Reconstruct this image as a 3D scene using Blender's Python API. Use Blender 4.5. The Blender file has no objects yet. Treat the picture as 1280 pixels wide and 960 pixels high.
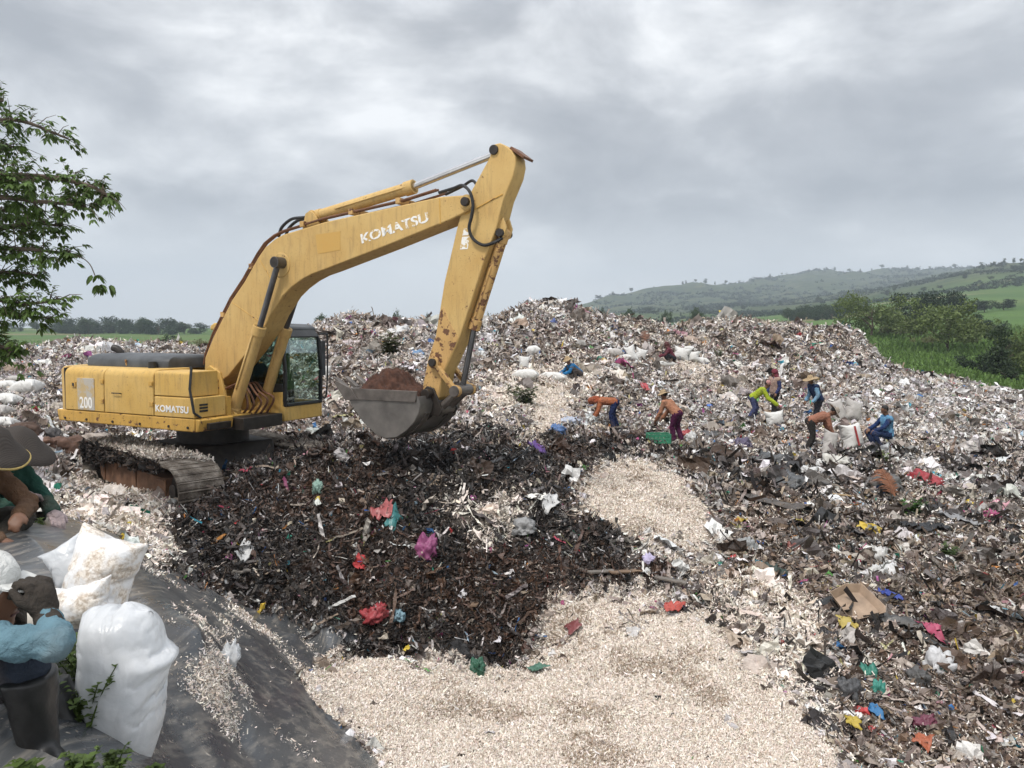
import bpy, bmesh, math, random
import numpy as np
from mathutils import Vector, Matrix, Quaternion, noise as mnoise
R = math.radians
random.seed(7)
rng = np.random.default_rng(11)
scene = bpy.context.scene
COL = scene.collection

# ------------------------------------------------------------------ camera
F = 961.0; W2, H2 = 640.0, 480.0; CAMZ = 2.95; PITCH = math.atan(68 / F)
cam = bpy.data.cameras.new('camera'); cam.sensor_width = 36; cam.lens = 36 * F / 1280
cam.clip_start = 0.05; cam.clip_end = 20000
camo = bpy.data.objects.new('camera', cam); COL.objects.link(camo)
camo.location = (0, 0, CAMZ); camo.rotation_euler = (math.pi / 2 - PITCH, 0, 0)
scene.camera = camo
CP, SP = math.cos(PITCH), math.sin(PITCH)

def at(px, py, D):
    """a point of the place: pixel of the photograph at ground distance D"""
    u = (px - W2) / F; v = (H2 - py) / F
    d = Vector((u, CP + v * SP, -SP + v * CP))
    k = D / d.y
    return Vector((d.x * k, D, CAMZ + d.z * k))

def proj(x, y, z):
    dz = z - CAMZ
    fw = y * CP - dz * SP
    up = y * SP + dz * CP
    fw = np.maximum(fw, 1e-3)
    return W2 + F * x / fw, H2 - F * up / fw

# ------------------------------------------------------------------ numpy noise
def _h(ix, iy, s):
    n = (ix.astype(np.int64) * 374761393 + iy.astype(np.int64) * 668265263 + s * 974634777) & 0xffffffff
    n = ((n ^ (n >> 13)) * 1274126177) & 0xffffffff
    return ((n ^ (n >> 16)) & 0xffff) / 65535.0
def vnoise(x, y, s=0):
    x = np.asarray(x, float); y = np.asarray(y, float)
    ix = np.floor(x); iy = np.floor(y); fx = x - ix; fy = y - iy
    fx = fx * fx * fx * (fx * (fx * 6 - 15) + 10); fy = fy * fy * fy * (fy * (fy * 6 - 15) + 10)
    a = _h(ix, iy, s); b = _h(ix + 1, iy, s); c = _h(ix, iy + 1, s); d = _h(ix + 1, iy + 1, s)
    return (a + (b - a) * fx + (c - a) * fy + (a - b - c + d) * fx * fy) * 2 - 1
def fbm(x, y, s=0, o=4, g=.5):
    t = 0; a = 1; n = 0
    for k in range(o):
        t = t + a * vnoise(x * 2 ** k + 17.3 * k, y * 2 ** k - 9.1 * k, s + k); n += a; a *= g
    return t / n
def sstep(a, b, x):
    t = np.clip((x - a) / (b - a), 0, 1); return t * t * (3 - 2 * t)

class Surf:
    """height over (x/y, log y): smooth surface through measured points"""
    def __init__(self, pts, su=2.2):
        self.su = su
        P = np.array([(p.x / p.y * su, math.log(p.y)) for p in pts]); z = np.array([p.z for p in pts])
        n = len(P); r = np.linalg.norm(P[:, None] - P[None], axis=2)
        A = np.zeros((n + 3, n + 3)); A[:n, :n] = r - 1e-3 * np.eye(n)
        A[:n, n] = 1; A[:n, n + 1:] = P; A[n, :n] = 1; A[n + 1:, :n] = P.T
        w = np.linalg.solve(A, np.concatenate([z, [0, 0, 0]]))
        self.P, self.w = P, w
    def __call__(self, u, L):
        u = np.asarray(u, float) * self.su; L = np.asarray(L, float); sh = u.shape
        u = u.ravel(); L = L.ravel(); out = np.empty(u.size)
        for i in range(0, u.size, 60000):
            a = u[i:i + 60000]; b = L[i:i + 60000]
            r = np.sqrt((a[:, None] - self.P[None, :, 0]) ** 2 + (b[:, None] - self.P[None, :, 1]) ** 2)
            n = len(self.P)
            out[i:i + 60000] = r @ self.w[:n] + self.w[n] + self.w[n + 1] * a + self.w[n + 2] * b
        return out.reshape(sh)

def pz(px, D, z):
    return Vector(((px - W2) / F * D, D, z))

# ------------------------------------------------------------------ filled bags: two sheets sewn along the edge and blown out as cloth
def cloth_bag(w, h, nx, ny, press, frames, seed, bend=.4, shrink=0.0):
    S = Vector((seed * 1.3, seed * .7, seed * 2.3)); bm = bmesh.new(); idx = {}
    for s_ in (0, 1):
        for j in range(ny + 1):
            for i in range(nx + 1):
                if s_ and (i in (0, nx) or j in (0, ny)): idx[(1, i, j)] = idx[(0, i, j)]; continue
                u, v = -1 + 2 * i / nx, -1 + 2 * j / ny
                t_ = (1 - u ** 4) * (1 - v ** 4); q = Vector((u * 2, v * 2, s_ * 3)) + S
                idx[(s_, i, j)] = bm.verts.new((u * w / 2 * (1 + .03 * mnoise.noise(q)), (1 if s_ == 0 else -1) * (.02 + .02 * mnoise.noise(q * 1.5)) * t_, v * h / 2 * (1 + .03 * mnoise.noise(q + Vector((5, 1, 1))))))
    for s_ in (0, 1):
        for j in range(ny):
            for i in range(nx):
                f = [idx[(s_, i, j)], idx[(s_, i + 1, j)], idx[(s_, i + 1, j + 1)], idx[(s_, i, j + 1)]]
                bm.faces.new(f if s_ else f[::-1])
    me = bpy.data.meshes.new('bag_cloth'); bm.to_mesh(me); bm.free()
    o = bpy.data.objects.new('bag_cloth', me); COL.objects.link(o)
    m = o.modifiers.new('cloth', 'CLOTH'); c = m.settings
    c.quality = 6; c.mass = .25; c.tension_stiffness = 25; c.compression_stiffness = 25; c.shear_stiffness = 8; c.bending_stiffness = bend
    c.use_pressure = True; c.uniform_pressure_force = press; c.effector_weights.gravity = 0; c.air_damping = 3; c.shrink_min = shrink
    m.collision_settings.use_collision = False; m.collision_settings.use_self_collision = False
    m.point_cache.frame_start = 1; m.point_cache.frame_end = frames
    for f in range(1, frames + 1): scene.frame_set(f)
    dg = bpy.context.evaluated_depsgraph_get(); out = bpy.data.meshes.new_from_object(o.evaluated_get(dg))
    bpy.data.objects.remove(o); bpy.data.meshes.remove(me); scene.frame_set(1)
    out.polygons.foreach_set('use_smooth', [True] * len(out.polygons)); return out
BAG_TALL = cloth_bag(.62, .84, 56, 76, 7.0, 34, 3.1, .12)
BAG_SQ = [cloth_bag(.62, .70, 34, 38, 6.0, 30, 5.7, .15), cloth_bag(.56, .84, 32, 46, 6.0, 30, 9.2, .15)]
# ------------------------------------------------------------------ landfill surface
PTS = [at(*p) for p in [
 (1280,955,6.2),(1100,955,6.0),(1280,800,8.5),(1280,700,12),(1280,600,20),(1280,540,28),(1280,495,40),(1500,520,36),(1500,640,16),(1500,800,8.5),
 (1100,860,7.2),(1100,800,8.2),(1100,700,11.5),(1100,650,14),(1100,600,17),(1100,560,20),(1100,500,29),(1110,462,40),(1200,478,40),(1200,540,26),(1200,600,18.5),(1200,680,12.2),
 (1000,800,8),(1000,700,11),(1000,620,15.5),(1000,565,20),(960,522,26),(1000,480,33),(1000,432,41),(1000,404,46),(940,402,46),
 (1050,407,45.5),(1075,420,45),(1085,445,43.5),(1040,445,41),(900,401,46),(900,440,38),(900,480,31),(900,520,25),(900,560,20),(900,600,16),(900,680,11.5),(900,720,10),(880,772,8.5),
 (800,404,45),(760,402,44.5),(680,379,42),(655,384,41.5),(620,397,40),(712,382,42.5),(735,394,43.5),(680,420,36),(680,460,29),(620,440,32),(560,405,38),(500,406,38),(440,394,36),(405,402,36),
 (440,430,30),(500,450,26),(600,480,24),(600,520,20),(760,540,22),(840,556,21),(700,500,23),(560,545,17),(700,560,16),(800,560,17.5),(760,470,28),(800,440,35),
 (740,600,14),(800,585,15),(800,640,12),(800,690,10.5),(730,650,11.5),(870,650,12.2),
 (300,600,11.8),(400,588,11.7),(500,580,12.0),(600,580,12.2),(690,615,11.9),
 (695,764,9.5),(725,720,10.2),
 (500,700,10.1),(400,690,10.0),(300,680,10.1),(600,700,10.2),(680,690,10.4),(250,640,10.9),
 (440,824,8.3),(470,822,8.4),(500,820,8.4),(530,819,8.4),(560,822,8.4),(590,829,8.4),(620,836,8.35),(650,834,8.4),(676,818,8.6),(540,850,7.7),(620,858,7.7),(470,846,7.7),(540,960,5.6),(700,955,5.6),(850,955,5.8),(700,862,7.3),(850,860,6.9),(980,900,6.5),(480,870,6.9),(420,842,8),
 (800,778,8.6),(760,730,9.9),
 (130,608,14.3),(230,640,11.3),(285,602,12.5),(350,570,14.5),(200,562,17),(80,560,16),(400,540,18),(420,500,22),(300,470,28),(200,460,32),
 (200,432,42),(100,428,42),(20,440,40),(0,470,28),(0,500,21),(50,530,17),(270,440,36),(340,430,36),
 (-300,520,20),(-300,455,38),(100,640,8.5),(60,615,9.5),(180,655,8.2),(0,580,11),
 (165,702,5.4),(200,716,5.9),(300,768,7.1),(370,800,8.1),
 (200,690,8.6),
 (250,800,4.2),(330,850,5.3),(400,900,5.8),(470,955,5.7),(300,955,3.9),(230,950,3.15),
]] + [pz(*p) for p in [
 (445,9.25,-1.3),(500,9.3,-1.5),(560,9.3,-1.55),(620,9.3,-1.5),(665,9.3,-1.2),(380,9.2,-1.15),(300,9.0,-.45),(240,8.9,.05),(-300,2,1.6),(-300,4,1.6),(-300,6,1.5),(-300,9,1.2),(0,1.5,1.6),(0,2.6,1.6),(0,4.5,1.58),(0,6,1.42),(0,8,1.1),(100,2.2,1.55),(100,3,1.47),(100,4,1.5),(100,5,1.45),
 (300,2,1.3),(640,1.5,1.2),(640,3.5,.35),(1280,2,.9),(1280,4,-.1),(1000,4,0),(1500,2,.9),(1500,5,-.5),
 (1280,47,-1.6),(1280,64,-2.5),(1100,52,-1.5),(1100,64,-2.5),(1000,56,-1),(900,58,-1.5),(680,56,0),(450,50,-.5),(150,56,-1.5),(-300,56,-1.5),(1500,47,-2),(1500,64,-2.5),(560,56,-1),(800,60,-2),(450,64,-2.5),(0,66,-2.5),
]]
SF = Surf(PTS)
U0, U1, L0, L1 = -1.05, 1.05, math.log(1.5), math.log(66)

def in_poly(px, py, poly):
    ins = np.zeros(px.shape, bool); n = len(poly); j = n - 1
    dmin = np.full(px.shape, 1e9)
    for i in range(n):
        xi, yi = poly[i]; xj, yj = poly[j]
        c = ((yi > py) != (yj > py)) & (px < (xj - xi) * (py - yi) / (yj - yi + 1e-9) + xi)
        ins ^= c
        ex, ey = xj - xi, yj - yi
        t = np.clip(((px - xi) * ex + (py - yi) * ey) / (ex * ex + ey * ey + 1e-9), 0, 1)
        dmin = np.minimum(dmin, np.hypot(px - xi - t * ex, py - yi - t * ey)); j = i
    return np.where(ins, dmin, -dmin)

Z_LINER = [[(-400,1400),(-400,690),(0,668),(40,655),(60,640),(150,672),(190,712),(250,738),(330,772),(400,792),(446,806),(440,822),(395,830),(372,842),(395,880),(430,915),(475,965),(560,1400)]]
Z_WHITE = [[(380,836),(400,826),(470,822),(540,818),(590,832),(640,840),(690,808),(740,790),(800,776),(880,768),(905,790),(935,835),(1000,875),(1045,965),(1100,1400),(560,1400),(475,965),(430,915),(395,880)],
           [(735,592),(800,574),(850,600),(885,640),(892,690),(872,702),(830,690),(790,678),(760,655),(718,645)],
           [(690,754),(720,740),(785,746),(840,754),(815,774),(700,806),(672,800)],
           [(655,486),(720,480),(710,520),(690,548),(655,560),(668,520)],
           [(820,455),(870,448),(890,462),(872,474),(845,470)],
           [(893,476),(925,472),(925,482),(895,486)]]
Z_MIX = [[(880,720),(960,720),(1030,770),(1020,850),(1040,900),(960,880),(910,800)],[(120,590),(215,628),(215,690),(150,680),(60,640)],[(560,640),(650,620),(660,670),(600,680)],
         [(600,480),(720,462),(760,480),(720,500),(620,520)]]
Z_DARK = [[(195,690),(225,640),(300,590),(360,560),(560,545),(800,548),(850,556),(862,585),(800,570),(730,592),(690,640),(735,660),(800,690),(850,706),(850,738),(790,736),(700,738),(668,800),(640,845),(590,835),(540,820),(440,818),(330,775),(240,738)],
          [(880,740),(935,745),(925,790),(890,775)]]
Z_BROWN = [[(395,385),(560,385),(600,440),(560,480),(420,480)],[(600,370),(740,370),(780,470),(620,480)],[(740,395),(1000,395),(1095,410),(1095,450),(940,470),(760,470)],[(900,600),(1000,590),(1040,760),(960,780),(900,740)],[(1060,760),(1300,680),(1320,960),(1040,960)]]
Z_PALE = [[(1090,448),(1200,470),(1320,500),(1320,660),(1150,600),(1000,560),(1020,500)],[(0,470),(60,480),(90,600),(60,640),(-40,640)],[(440,430),(600,420),(600,470),(470,470)]]

def mask(px, py, polys, soft):
    m = np.zeros(px.shape)
    for p in polys:
        m = np.maximum(m, sstep(-soft, soft, in_poly(px, py, p)))
    return m

NU, NL = 760, 700
uu, LL = np.meshgrid(np.linspace(U0, U1, NU), np.linspace(L0, L1, NL))
Y = np.exp(LL); X = uu * Y
Z0 = SF(uu, LL)
PX, PY = proj(X, Y, Z0)
wob = 14 * fbm(X * 1.1, Y * 1.1, 3) * np.clip(14 / Y, .3, 2.0)
wob2 = 14 * fbm(X * 1.1 + 50, Y * 1.1, 5) * np.clip(14 / Y, .3, 2.0)
qx, qy = PX + wob, PY + wob2
M_L = mask(PX + .25 * wob, PY + .25 * wob2, Z_LINER, 3)
fr_ = 16 * fbm(X * 5, Y * 5, 7, 3) * np.clip(12 / Y, .3, 1.6)
M_W = mask(qx + fr_, qy + fr_ * .6, Z_WHITE, 12) * (1 - M_L)
pit = sstep(8.45, 8.8, Y + .02 * wob) * sstep(395, 425, PX) * (1 - sstep(640, 680, PX)) * sstep(770, 790, PY) * (1 - M_L)
M_W = M_W * (1 - pit)
M_X = mask(qx, qy, Z_MIX, 22) * (1 - M_L) * (1 - M_W)
M_D = mask(qx + fr_, qy - fr_ * .6, Z_DARK, 13) * (1 - M_L) * (1 - M_W)
M_B = mask(qx, qy, Z_BROWN, 18)
M_D = np.maximum(M_D, pit)
M_P = mask(qx, qy, Z_PALE, 25) * (1 - M_L) * (1 - M_W) * (1 - M_D)
near = np.clip(1 - (Y - 14) / 16, 0, 1)
rough = (1 - M_L) * (1 - .8 * M_W)
disp = rough * (.09 * fbm(X * .9, Y * .9, 21, 4) + .16 * (1 - near) * fbm(X * .45, Y * .45, 31, 4) + .06 * (1 - np.abs(fbm(X * 2.3, Y * 2.3, 41, 3)) * 2.2) - .03)
disp += rough * (.035 * fbm(X * 6, Y * 6, 51, 2))
disp += M_D * (.17 * fbm(X * 1.1, Y * 1.1, 61, 4) + .12 * (1 - 2.4 * np.abs(fbm(X * 1.5, Y * 1.5, 63, 3))) + .09 * fbm(X * 4, Y * 4, 62, 3) + .10 * (1 - 2.4 * np.abs(fbm(X * 2.4, Y * .7, 64, 3))))
disp += M_W * (.10 * fbm(X * .9, Y * .9, 71, 3) + .07 * fbm(X * 2.6, Y * 2.6, 72, 3))
# creases of the sheet run down the slope
cr = X * .80 + Y * .6
disp += M_L * (.022 * np.sin(cr * 5 + 4 * fbm(X * .5, Y * .5, 81, 2)) + .035 * (1 - 2.2 * np.abs(fbm(cr * 1.1, (Y - X) * .35, 83, 3))) + .03 * fbm(X * .8, Y * .8, 82, 2))
Z = Z0 + disp

def grid_lookup(A, x, y):
    u = x / y; L = np.log(y)
    i = np.clip((u - U0) / (U1 - U0) * (NU - 1), 0, NU - 1.001); j = np.clip((L - L0) / (L1 - L0) * (NL - 1), 0, NL - 1.001)
    i0 = i.astype(int); j0 = j.astype(int); fi = i - i0; fj = j - j0
    return (A[j0, i0] * (1 - fi) * (1 - fj) + A[j0, i0 + 1] * fi * (1 - fj) + A[j0 + 1, i0] * (1 - fi) * fj + A[j0 + 1, i0 + 1] * fi * fj)
def gz(x, y):
    return float(grid_lookup(Z, np.array([x], float), np.array([y], float))[0])
def hit(px, py, lo=1.8, hi=64):
    """where the ray through a pixel meets the landfill"""
    D = np.exp(np.linspace(math.log(lo), math.log(hi), 1500))
    u = (px - W2) / F; v = (H2 - py) / F
    dx, dy, dz = u, CP + v * SP, -SP + v * CP
    x = dx / dy * D; z = CAMZ + dz / dy * D
    g = grid_lookup(Z, x, D)
    k = np.argmax(z < g)
    if not (z < g).any(): k = len(D) - 1
    return Vector((x[k], D[k], g[k]))

def fast_mesh(name, verts, faces, smooth=True):
    """faces: int array (n, 3 or 4)"""
    me = bpy.data.meshes.new(name)
    verts = np.asarray(verts, np.float32); faces = np.asarray(faces, np.int32)
    n, k = faces.shape
    me.vertices.add(len(verts)); me.vertices.foreach_set('co', verts.ravel())
    me.loops.add(n * k); me.loops.foreach_set('vertex_index', faces.ravel())
    me.polygons.add(n)
    me.polygons.foreach_set('loop_start', np.arange(0, n * k, k, dtype=np.int32))
    me.polygons.foreach_set('use_smooth', np.full(n, smooth))
    me.update(calc_edges=True)
    return me
def col_attr(me, rgb, name='tint'):
    a = me.color_attributes.new(name, 'FLOAT_COLOR', 'POINT')
    c = np.ones((len(rgb), 4), np.float32); c[:, :3] = rgb
    a.data.foreach_set('color', c.ravel())
def flt_attr(me, v, name):
    a = me.attributes.new(name, 'FLOAT', 'POINT'); a.data.foreach_set('value', np.asarray(v, np.float32).ravel())
def grid_faces(nu, nl):
    a = np.arange(nu * nl).reshape(nl, nu)
    return np.stack([a[:-1, :-1], a[:-1, 1:], a[1:, 1:], a[1:, :-1]], -1).reshape(-1, 4)

# ------------------------------------------------------------------ objects and properties
def put(name, me, mat=None, parent=None, loc=None, rot=None):
    o = bpy.data.objects.new(name, me); COL.objects.link(o)
    if mat is not None and me is not None:
        me.materials.clear()
        for m in (mat if isinstance(mat, (list, tuple)) else [mat]): me.materials.append(m)
    if parent is not None: o.parent = parent
    if loc is not None: o.location = loc
    if rot is not None: o.rotation_euler = rot
    return o
def tag(o, label=None, cat=None, group=None, kind=None):
    if label: o['label'] = label
    if cat: o['category'] = cat
    if group: o['group'] = group
    if kind: o['kind'] = kind
    return o
def empty(name, loc, rz=0.0):
    o = bpy.data.objects.new(name, None); COL.objects.link(o); o.empty_display_size = .2
    o.location = loc; o.rotation_euler = (0, 0, rz); return o
def copy_tree(o, parent=None):
    c = o.copy(); COL.objects.link(c)
    if parent is not None: c.parent = parent
    for ch in list(o.children): copy_tree(ch, c)
    return c

# ------------------------------------------------------------------ material helpers
class NT:
    def __init__(self, name):
        self.m = bpy.data.materials.new(name); self.m.use_nodes = True
        self.t = self.m.node_tree; self.t.nodes.clear()
        self.out = self.n('ShaderNodeOutputMaterial')
    def n(self, typ, **kw):
        x = self.t.nodes.new(typ)
        for k, v in kw.items():
            if k in x.inputs.keys() if hasattr(x.inputs, 'keys') else False: pass
            setattr(x, k, v)
        return x
    def l(self, a, b): self.t.links.new(a, b)
    def noise(self, vec, scale, detail=4, rough=.55, dist=0):
        x = self.n('ShaderNodeTexNoise'); x.inputs['Scale'].default_value = scale; x.inputs['Detail'].default_value = detail
        x.inputs['Roughness'].default_value = rough; x.inputs['Distortion'].default_value = dist
        if vec is not None: self.l(vec, x.inputs['Vector'])
        return x.outputs[0]
    def vor(self, vec, scale, out='Color', feature='F1'):
        x = self.n('ShaderNodeTexVoronoi'); x.feature = feature; x.inputs['Scale'].default_value = scale
        if vec is not None: self.l(vec, x.inputs['Vector'])
        return x.outputs[out]
    def ramp(self, fac, stops, interp='LINEAR'):
        x = self.n('ShaderNodeValToRGB'); x.color_ramp.interpolation = interp; e = x.color_ramp.elements
        while len(e) < len(stops): e.new(.5)
        for i, (p, c) in enumerate(stops):
            e[i].position = p; e[i].color = (*c, 1) if not isinstance(c, (int, float)) else (c, c, c, 1)
        self.l(fac, x.inputs[0]); return x.outputs[0]
    def mix(self, f, a, b, mode='MIX'):
        x = self.n('ShaderNodeMix', data_type='RGBA', blend_type=mode)
        for s, v in ((x.inputs[0], f), (x.inputs[6], a), (x.inputs[7], b)):
            if isinstance(v, bpy.types.NodeSocket): self.l(v, s)
            elif isinstance(v, (int, float)): s.default_value = v if s.type == 'VALUE' else (v, v, v, 1)
            else: s.default_value = (*v, 1)
        return x.outputs[2]
    def math(self, op, a, b=None, c=None):
        x = self.n('ShaderNodeMath', operation=op)
        for s, v in zip(x.inputs, (a, b, c)):
            if v is None: continue
            if isinstance(v, bpy.types.NodeSocket): self.l(v, s)
            else: s.default_value = v
        return x.outputs[0]
    def attr(self, name, out='Color'):
        x = self.n('ShaderNodeAttribute'); x.attribute_name = name; return x.outputs[out]
    def pos(self, kind='Object'):
        return self.n('ShaderNodeTexCoord').outputs[kind]
    def mapping(self, vec, scale=(1, 1, 1), rot=(0, 0, 0)):
        x = self.n('ShaderNodeMapping'); x.inputs['Scale'].default_value = scale; x.inputs['Rotation'].default_value = rot
        self.l(vec, x.inputs[0]); return x.outputs[0]
    def bsdf(self, col, rough=.7, metal=0, spec=.4, bump=None, bstr=.4, bdist=.02, **kw):
        b = self.n('ShaderNodeBsdfPrincipled')
        for nm, v in (('Base Color', col), ('Roughness', rough), ('Metallic', metal), ('Specular IOR Level', spec), *kw.items()):
            s = b.inputs[nm]
            if isinstance(v, bpy.types.NodeSocket): self.l(v, s)
            elif isinstance(v, (int, float)): s.default_value = v
            else: s.default_value = (*v, 1)
        if bump is not None:
            q = self.n('ShaderNodeBump'); q.inputs['Strength'].default_value = bstr; q.inputs['Distance'].default_value = bdist
            self.l(bump, q.inputs['Height']); self.l(q.outputs[0], b.inputs['Normal'])
        self.l(b.outputs[0], self.out.inputs['Surface']); return b
def simple_mat(name, col, rough=.7, metal=0, var=.25, scale=6, spec=.4, bstr=.25):
    t = NT(name); p = t.pos()
    n = t.noise(p, scale, 5)
    c = t.mix(t.ramp(n, [(.3, 0.0), (.7, 1.0)]), tuple(x * (1 - var) for x in col), tuple(min(1, x * (1 + var * .6)) for x in col))
    t.bsdf(c, rough, metal, spec, bump=t.noise(p, scale * 3, 4), bstr=bstr, bdist=.01)
    return t.m
# ------------------------------------------------------------------ world, sun, view
world = bpy.data.worlds.new('World'); scene.world = world; world.use_nodes = True
wt = world.node_tree; wt.nodes.clear()
wn = wt.nodes.new; wl = wt.links.new
SUN_EL, SUN_AZ = 58.0, 215.0      # azimuth: compass bearing, the photograph looks along 0 (+Y)
sky = wn('ShaderNodeTexSky'); sky.sky_type = 'NISHITA'; sky.sun_disc = False
sky.sun_elevation = R(SUN_EL); sky.sun_rotation = R(SUN_AZ)
tc = wn('ShaderNodeTexCoord'); sep = wn('ShaderNodeSeparateXYZ'); wl(tc.outputs['Generated'], sep.inputs[0])
def wmath(op, a, b=None, clamp=False):
    x = wn('ShaderNodeMath'); x.operation = op; x.use_clamp = clamp
    for s, v in zip(x.inputs, (a, b)):
        if v is None: continue
        if isinstance(v, bpy.types.NodeSocket): wl(v, s)
        else: s.default_value = v
    return x.outputs[0]
zc = wmath('MAXIMUM', sep.outputs['Z'], 0.0)
den = wmath('ADD', zc, .34)
cx = wmath('DIVIDE', sep.outputs['X'], den); cy = wmath('DIVIDE', sep.outputs['Y'], den)
cmb = wn('ShaderNodeCombineXYZ'); wl(cx, cmb.inputs[0]); wl(cy, cmb.inputs[1])
def wnoise(scale, detail, rough, off, dist=0.0):
    mp = wn('ShaderNodeMapping'); mp.inputs['Location'].default_value = off; mp.inputs['Scale'].default_value = (.8, 1, 1); mp.inputs['Rotation'].default_value = (0, 0, -.25)
    wl(cmb.outputs[0], mp.inputs[0])
    x = wn('ShaderNodeTexNoise'); x.inputs['Scale'].default_value = scale; x.inputs['Detail'].default_value = detail
    x.inputs['Roughness'].default_value = rough; x.inputs['Distortion'].default_value = dist; wl(mp.outputs[0], x.inputs[0]); return x.outputs[0]
def wramp(f, stops):
    x = wn('ShaderNodeValToRGB'); e = x.color_ramp.elements
    while len(e) < len(stops): e.new(.5)
    for i, (p, c) in enumerate(stops): e[i].position = p; e[i].color = (*c, 1)
    wl(f, x.inputs[0]); return x.outputs[0]
n1 = wnoise(1.0, 8, .52, (3.1, .75, 0), .15)
mp2 = wn('ShaderNodeMapping'); mp2.inputs['Scale'].default_value = (1, 1, 2.0); mp2.inputs['Location'].default_value = (1.3, .4, 2.2); mp2.inputs['Rotation'].default_value = (0, .12, 0); wl(tc.outputs['Generated'], mp2.inputs[0])
x2 = wn('ShaderNodeTexNoise'); x2.inputs['Scale'].default_value = 4.2; x2.inputs['Detail'].default_value = 9; x2.inputs['Roughness'].default_value = .58; x2.inputs['Distortion'].default_value = .25; wl(mp2.outputs[0], x2.inputs[0]); n2 = x2.outputs[0]
nn = wmath('ADD', wmath('MULTIPLY', n1, .45), wmath('MULTIPLY', n2, .55))
nn = wmath('SUBTRACT', nn, wmath('MULTIPLY', wmath('SUBTRACT', zc, .12), .17))
cl = wramp(nn, [(.39, (.32, .33, .352)), (.46, (.42, .43, .45)), (.53, (.62, .63, .645)), (.60, (.88, .885, .89))])
# an overcast dome: pale and even near the horizon, brighter overhead
hz = wn('ShaderNodeMix'); hz.data_type = 'RGBA'; wl(wramp(zc, [(0.0, (1, 1, 1)), (.05, (.8, .8, .8)), (.15, (0, 0, 0))]), hz.inputs[0])
wl(cl, hz.inputs[6]); hz.inputs[7].default_value = (.95, .975, .985, 1)
bg1 = wn('ShaderNodeBackground'); wl(sky.outputs[0], bg1.inputs[0]); bg1.inputs[1].default_value = .08
bg2 = wn('ShaderNodeBackground'); wl(hz.outputs[2], bg2.inputs[0])
wl(wmath('MULTIPLY', wmath('ADD', wmath('MULTIPLY', wmath('POWER', wmath('MAXIMUM', wmath('SUBTRACT', zc, .36), 0.0), .8), 4.2), 1.0), .80), bg2.inputs[1])
mxs = wn('ShaderNodeMixShader'); mxs.inputs[0].default_value = .93
wl(bg1.outputs[0], mxs.inputs[1]); wl(bg2.outputs[0], mxs.inputs[2])
wo = wn('ShaderNodeOutputWorld'); wl(mxs.outputs[0], wo.inputs[0])
sun = bpy.data.lights.new('sun', 'SUN'); sun.energy = 1.5; sun.angle = R(10); sun.color = (1, .95, .88)
so = bpy.data.objects.new('sun', sun); COL.objects.link(so); so.location = (-20, -30, 60)
sd = Vector((math.sin(R(SUN_AZ)) * math.cos(R(SUN_EL)), math.cos(R(SUN_AZ)) * math.cos(R(SUN_EL)), math.sin(R(SUN_EL))))
so.rotation_euler = sd.to_track_quat('Z', 'Y').to_euler()
vs = scene.view_settings; vs.view_transform = 'Standard'; vs.look = 'None'; vs.exposure = 0.72; vs.gamma = 1
scene.display_settings.display_device = 'sRGB'
cy_ = scene.cycles
cy_.use_denoising = True; cy_.max_bounces = 6; cy_.diffuse_bounces = 3; cy_.glossy_bounces = 2; cy_.transmission_bounces = 4; cy_.transparent_max_bounces = 8; cy_.volume_bounces = 0
cy_.use_adaptive_sampling = True; cy_.adaptive_threshold = .015
scene.render.film_transparent = False

# ------------------------------------------------------------------ landfill ground
t = NT('landfill_soil'); p = t.pos()
w = t.attr('w_white', 'Fac'); dk = t.attr('w_dark', 'Fac'); pl = t.attr('w_pale', 'Fac'); mx_ = t.attr('w_mix', 'Fac')
v1 = t.vor(p, 11); v2 = t.vor(p, 27)
sp1 = t.n('ShaderNodeSeparateColor'); t.l(v1, sp1.inputs[0]); sp2 = t.n('ShaderNodeSeparateColor'); t.l(v2, sp2.inputs[0])
trash = t.ramp(sp1.outputs[0], [(0, (.05, .04, .034)), (.3, (.12, .095, .08)), (.55, (.22, .18, .155)), (.8, (.36, .33, .31)), (1, (.6, .58, .56))], 'CONSTANT')
trash2 = t.ramp(sp2.outputs[1], [(0, (.04, .033, .028)), (.35, (.13, .10, .085)), (.65, (.25, .21, .185)), (.88, (.5, .47, .45))], 'CONSTANT')
base = t.mix(.5, trash, trash2)
dark = t.ramp(sp2.outputs[0], [(0, (.012, .010, .009)), (.4, (.025, .02, .017)), (.75, (.06, .046, .038)), (.95, (.18, .16, .15))], 'CONSTANT')
white = t.ramp(t.vor(t.mapping(p, (60, 60, 60)), 1), [(0, (.36, .30, .25)), (.3, (.52, .46, .40)), (.6, (.64, .58, .53)), (1, (.72, .68, .63))])
c = t.mix(t.math('MULTIPLY', pl, .4), base, (.42, .39, .37)); c = t.mix(dk, c, dark); c = t.mix(t.math('MULTIPLY', mx_, .5), c, (.5, .43, .36)); c = t.mix(w, c, white)
t.bsdf(c, .9, bump=t.math('ADD', t.noise(p, 22, 4), t.vor(p, 30, 'Distance')), bstr=.8, bdist=.03)
M_SOIL = t.m
t = NT('liner_sheet'); p = t.pos()
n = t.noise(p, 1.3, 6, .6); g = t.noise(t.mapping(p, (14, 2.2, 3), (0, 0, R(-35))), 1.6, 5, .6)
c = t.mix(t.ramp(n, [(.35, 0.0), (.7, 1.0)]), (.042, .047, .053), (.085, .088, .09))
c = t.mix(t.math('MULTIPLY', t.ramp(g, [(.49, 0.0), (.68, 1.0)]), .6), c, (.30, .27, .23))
c = t.mix(t.ramp(t.noise(p, 38, 3), [(.66, 0.0), (.70, 1.0)]), c, (.42, .37, .31))
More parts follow.
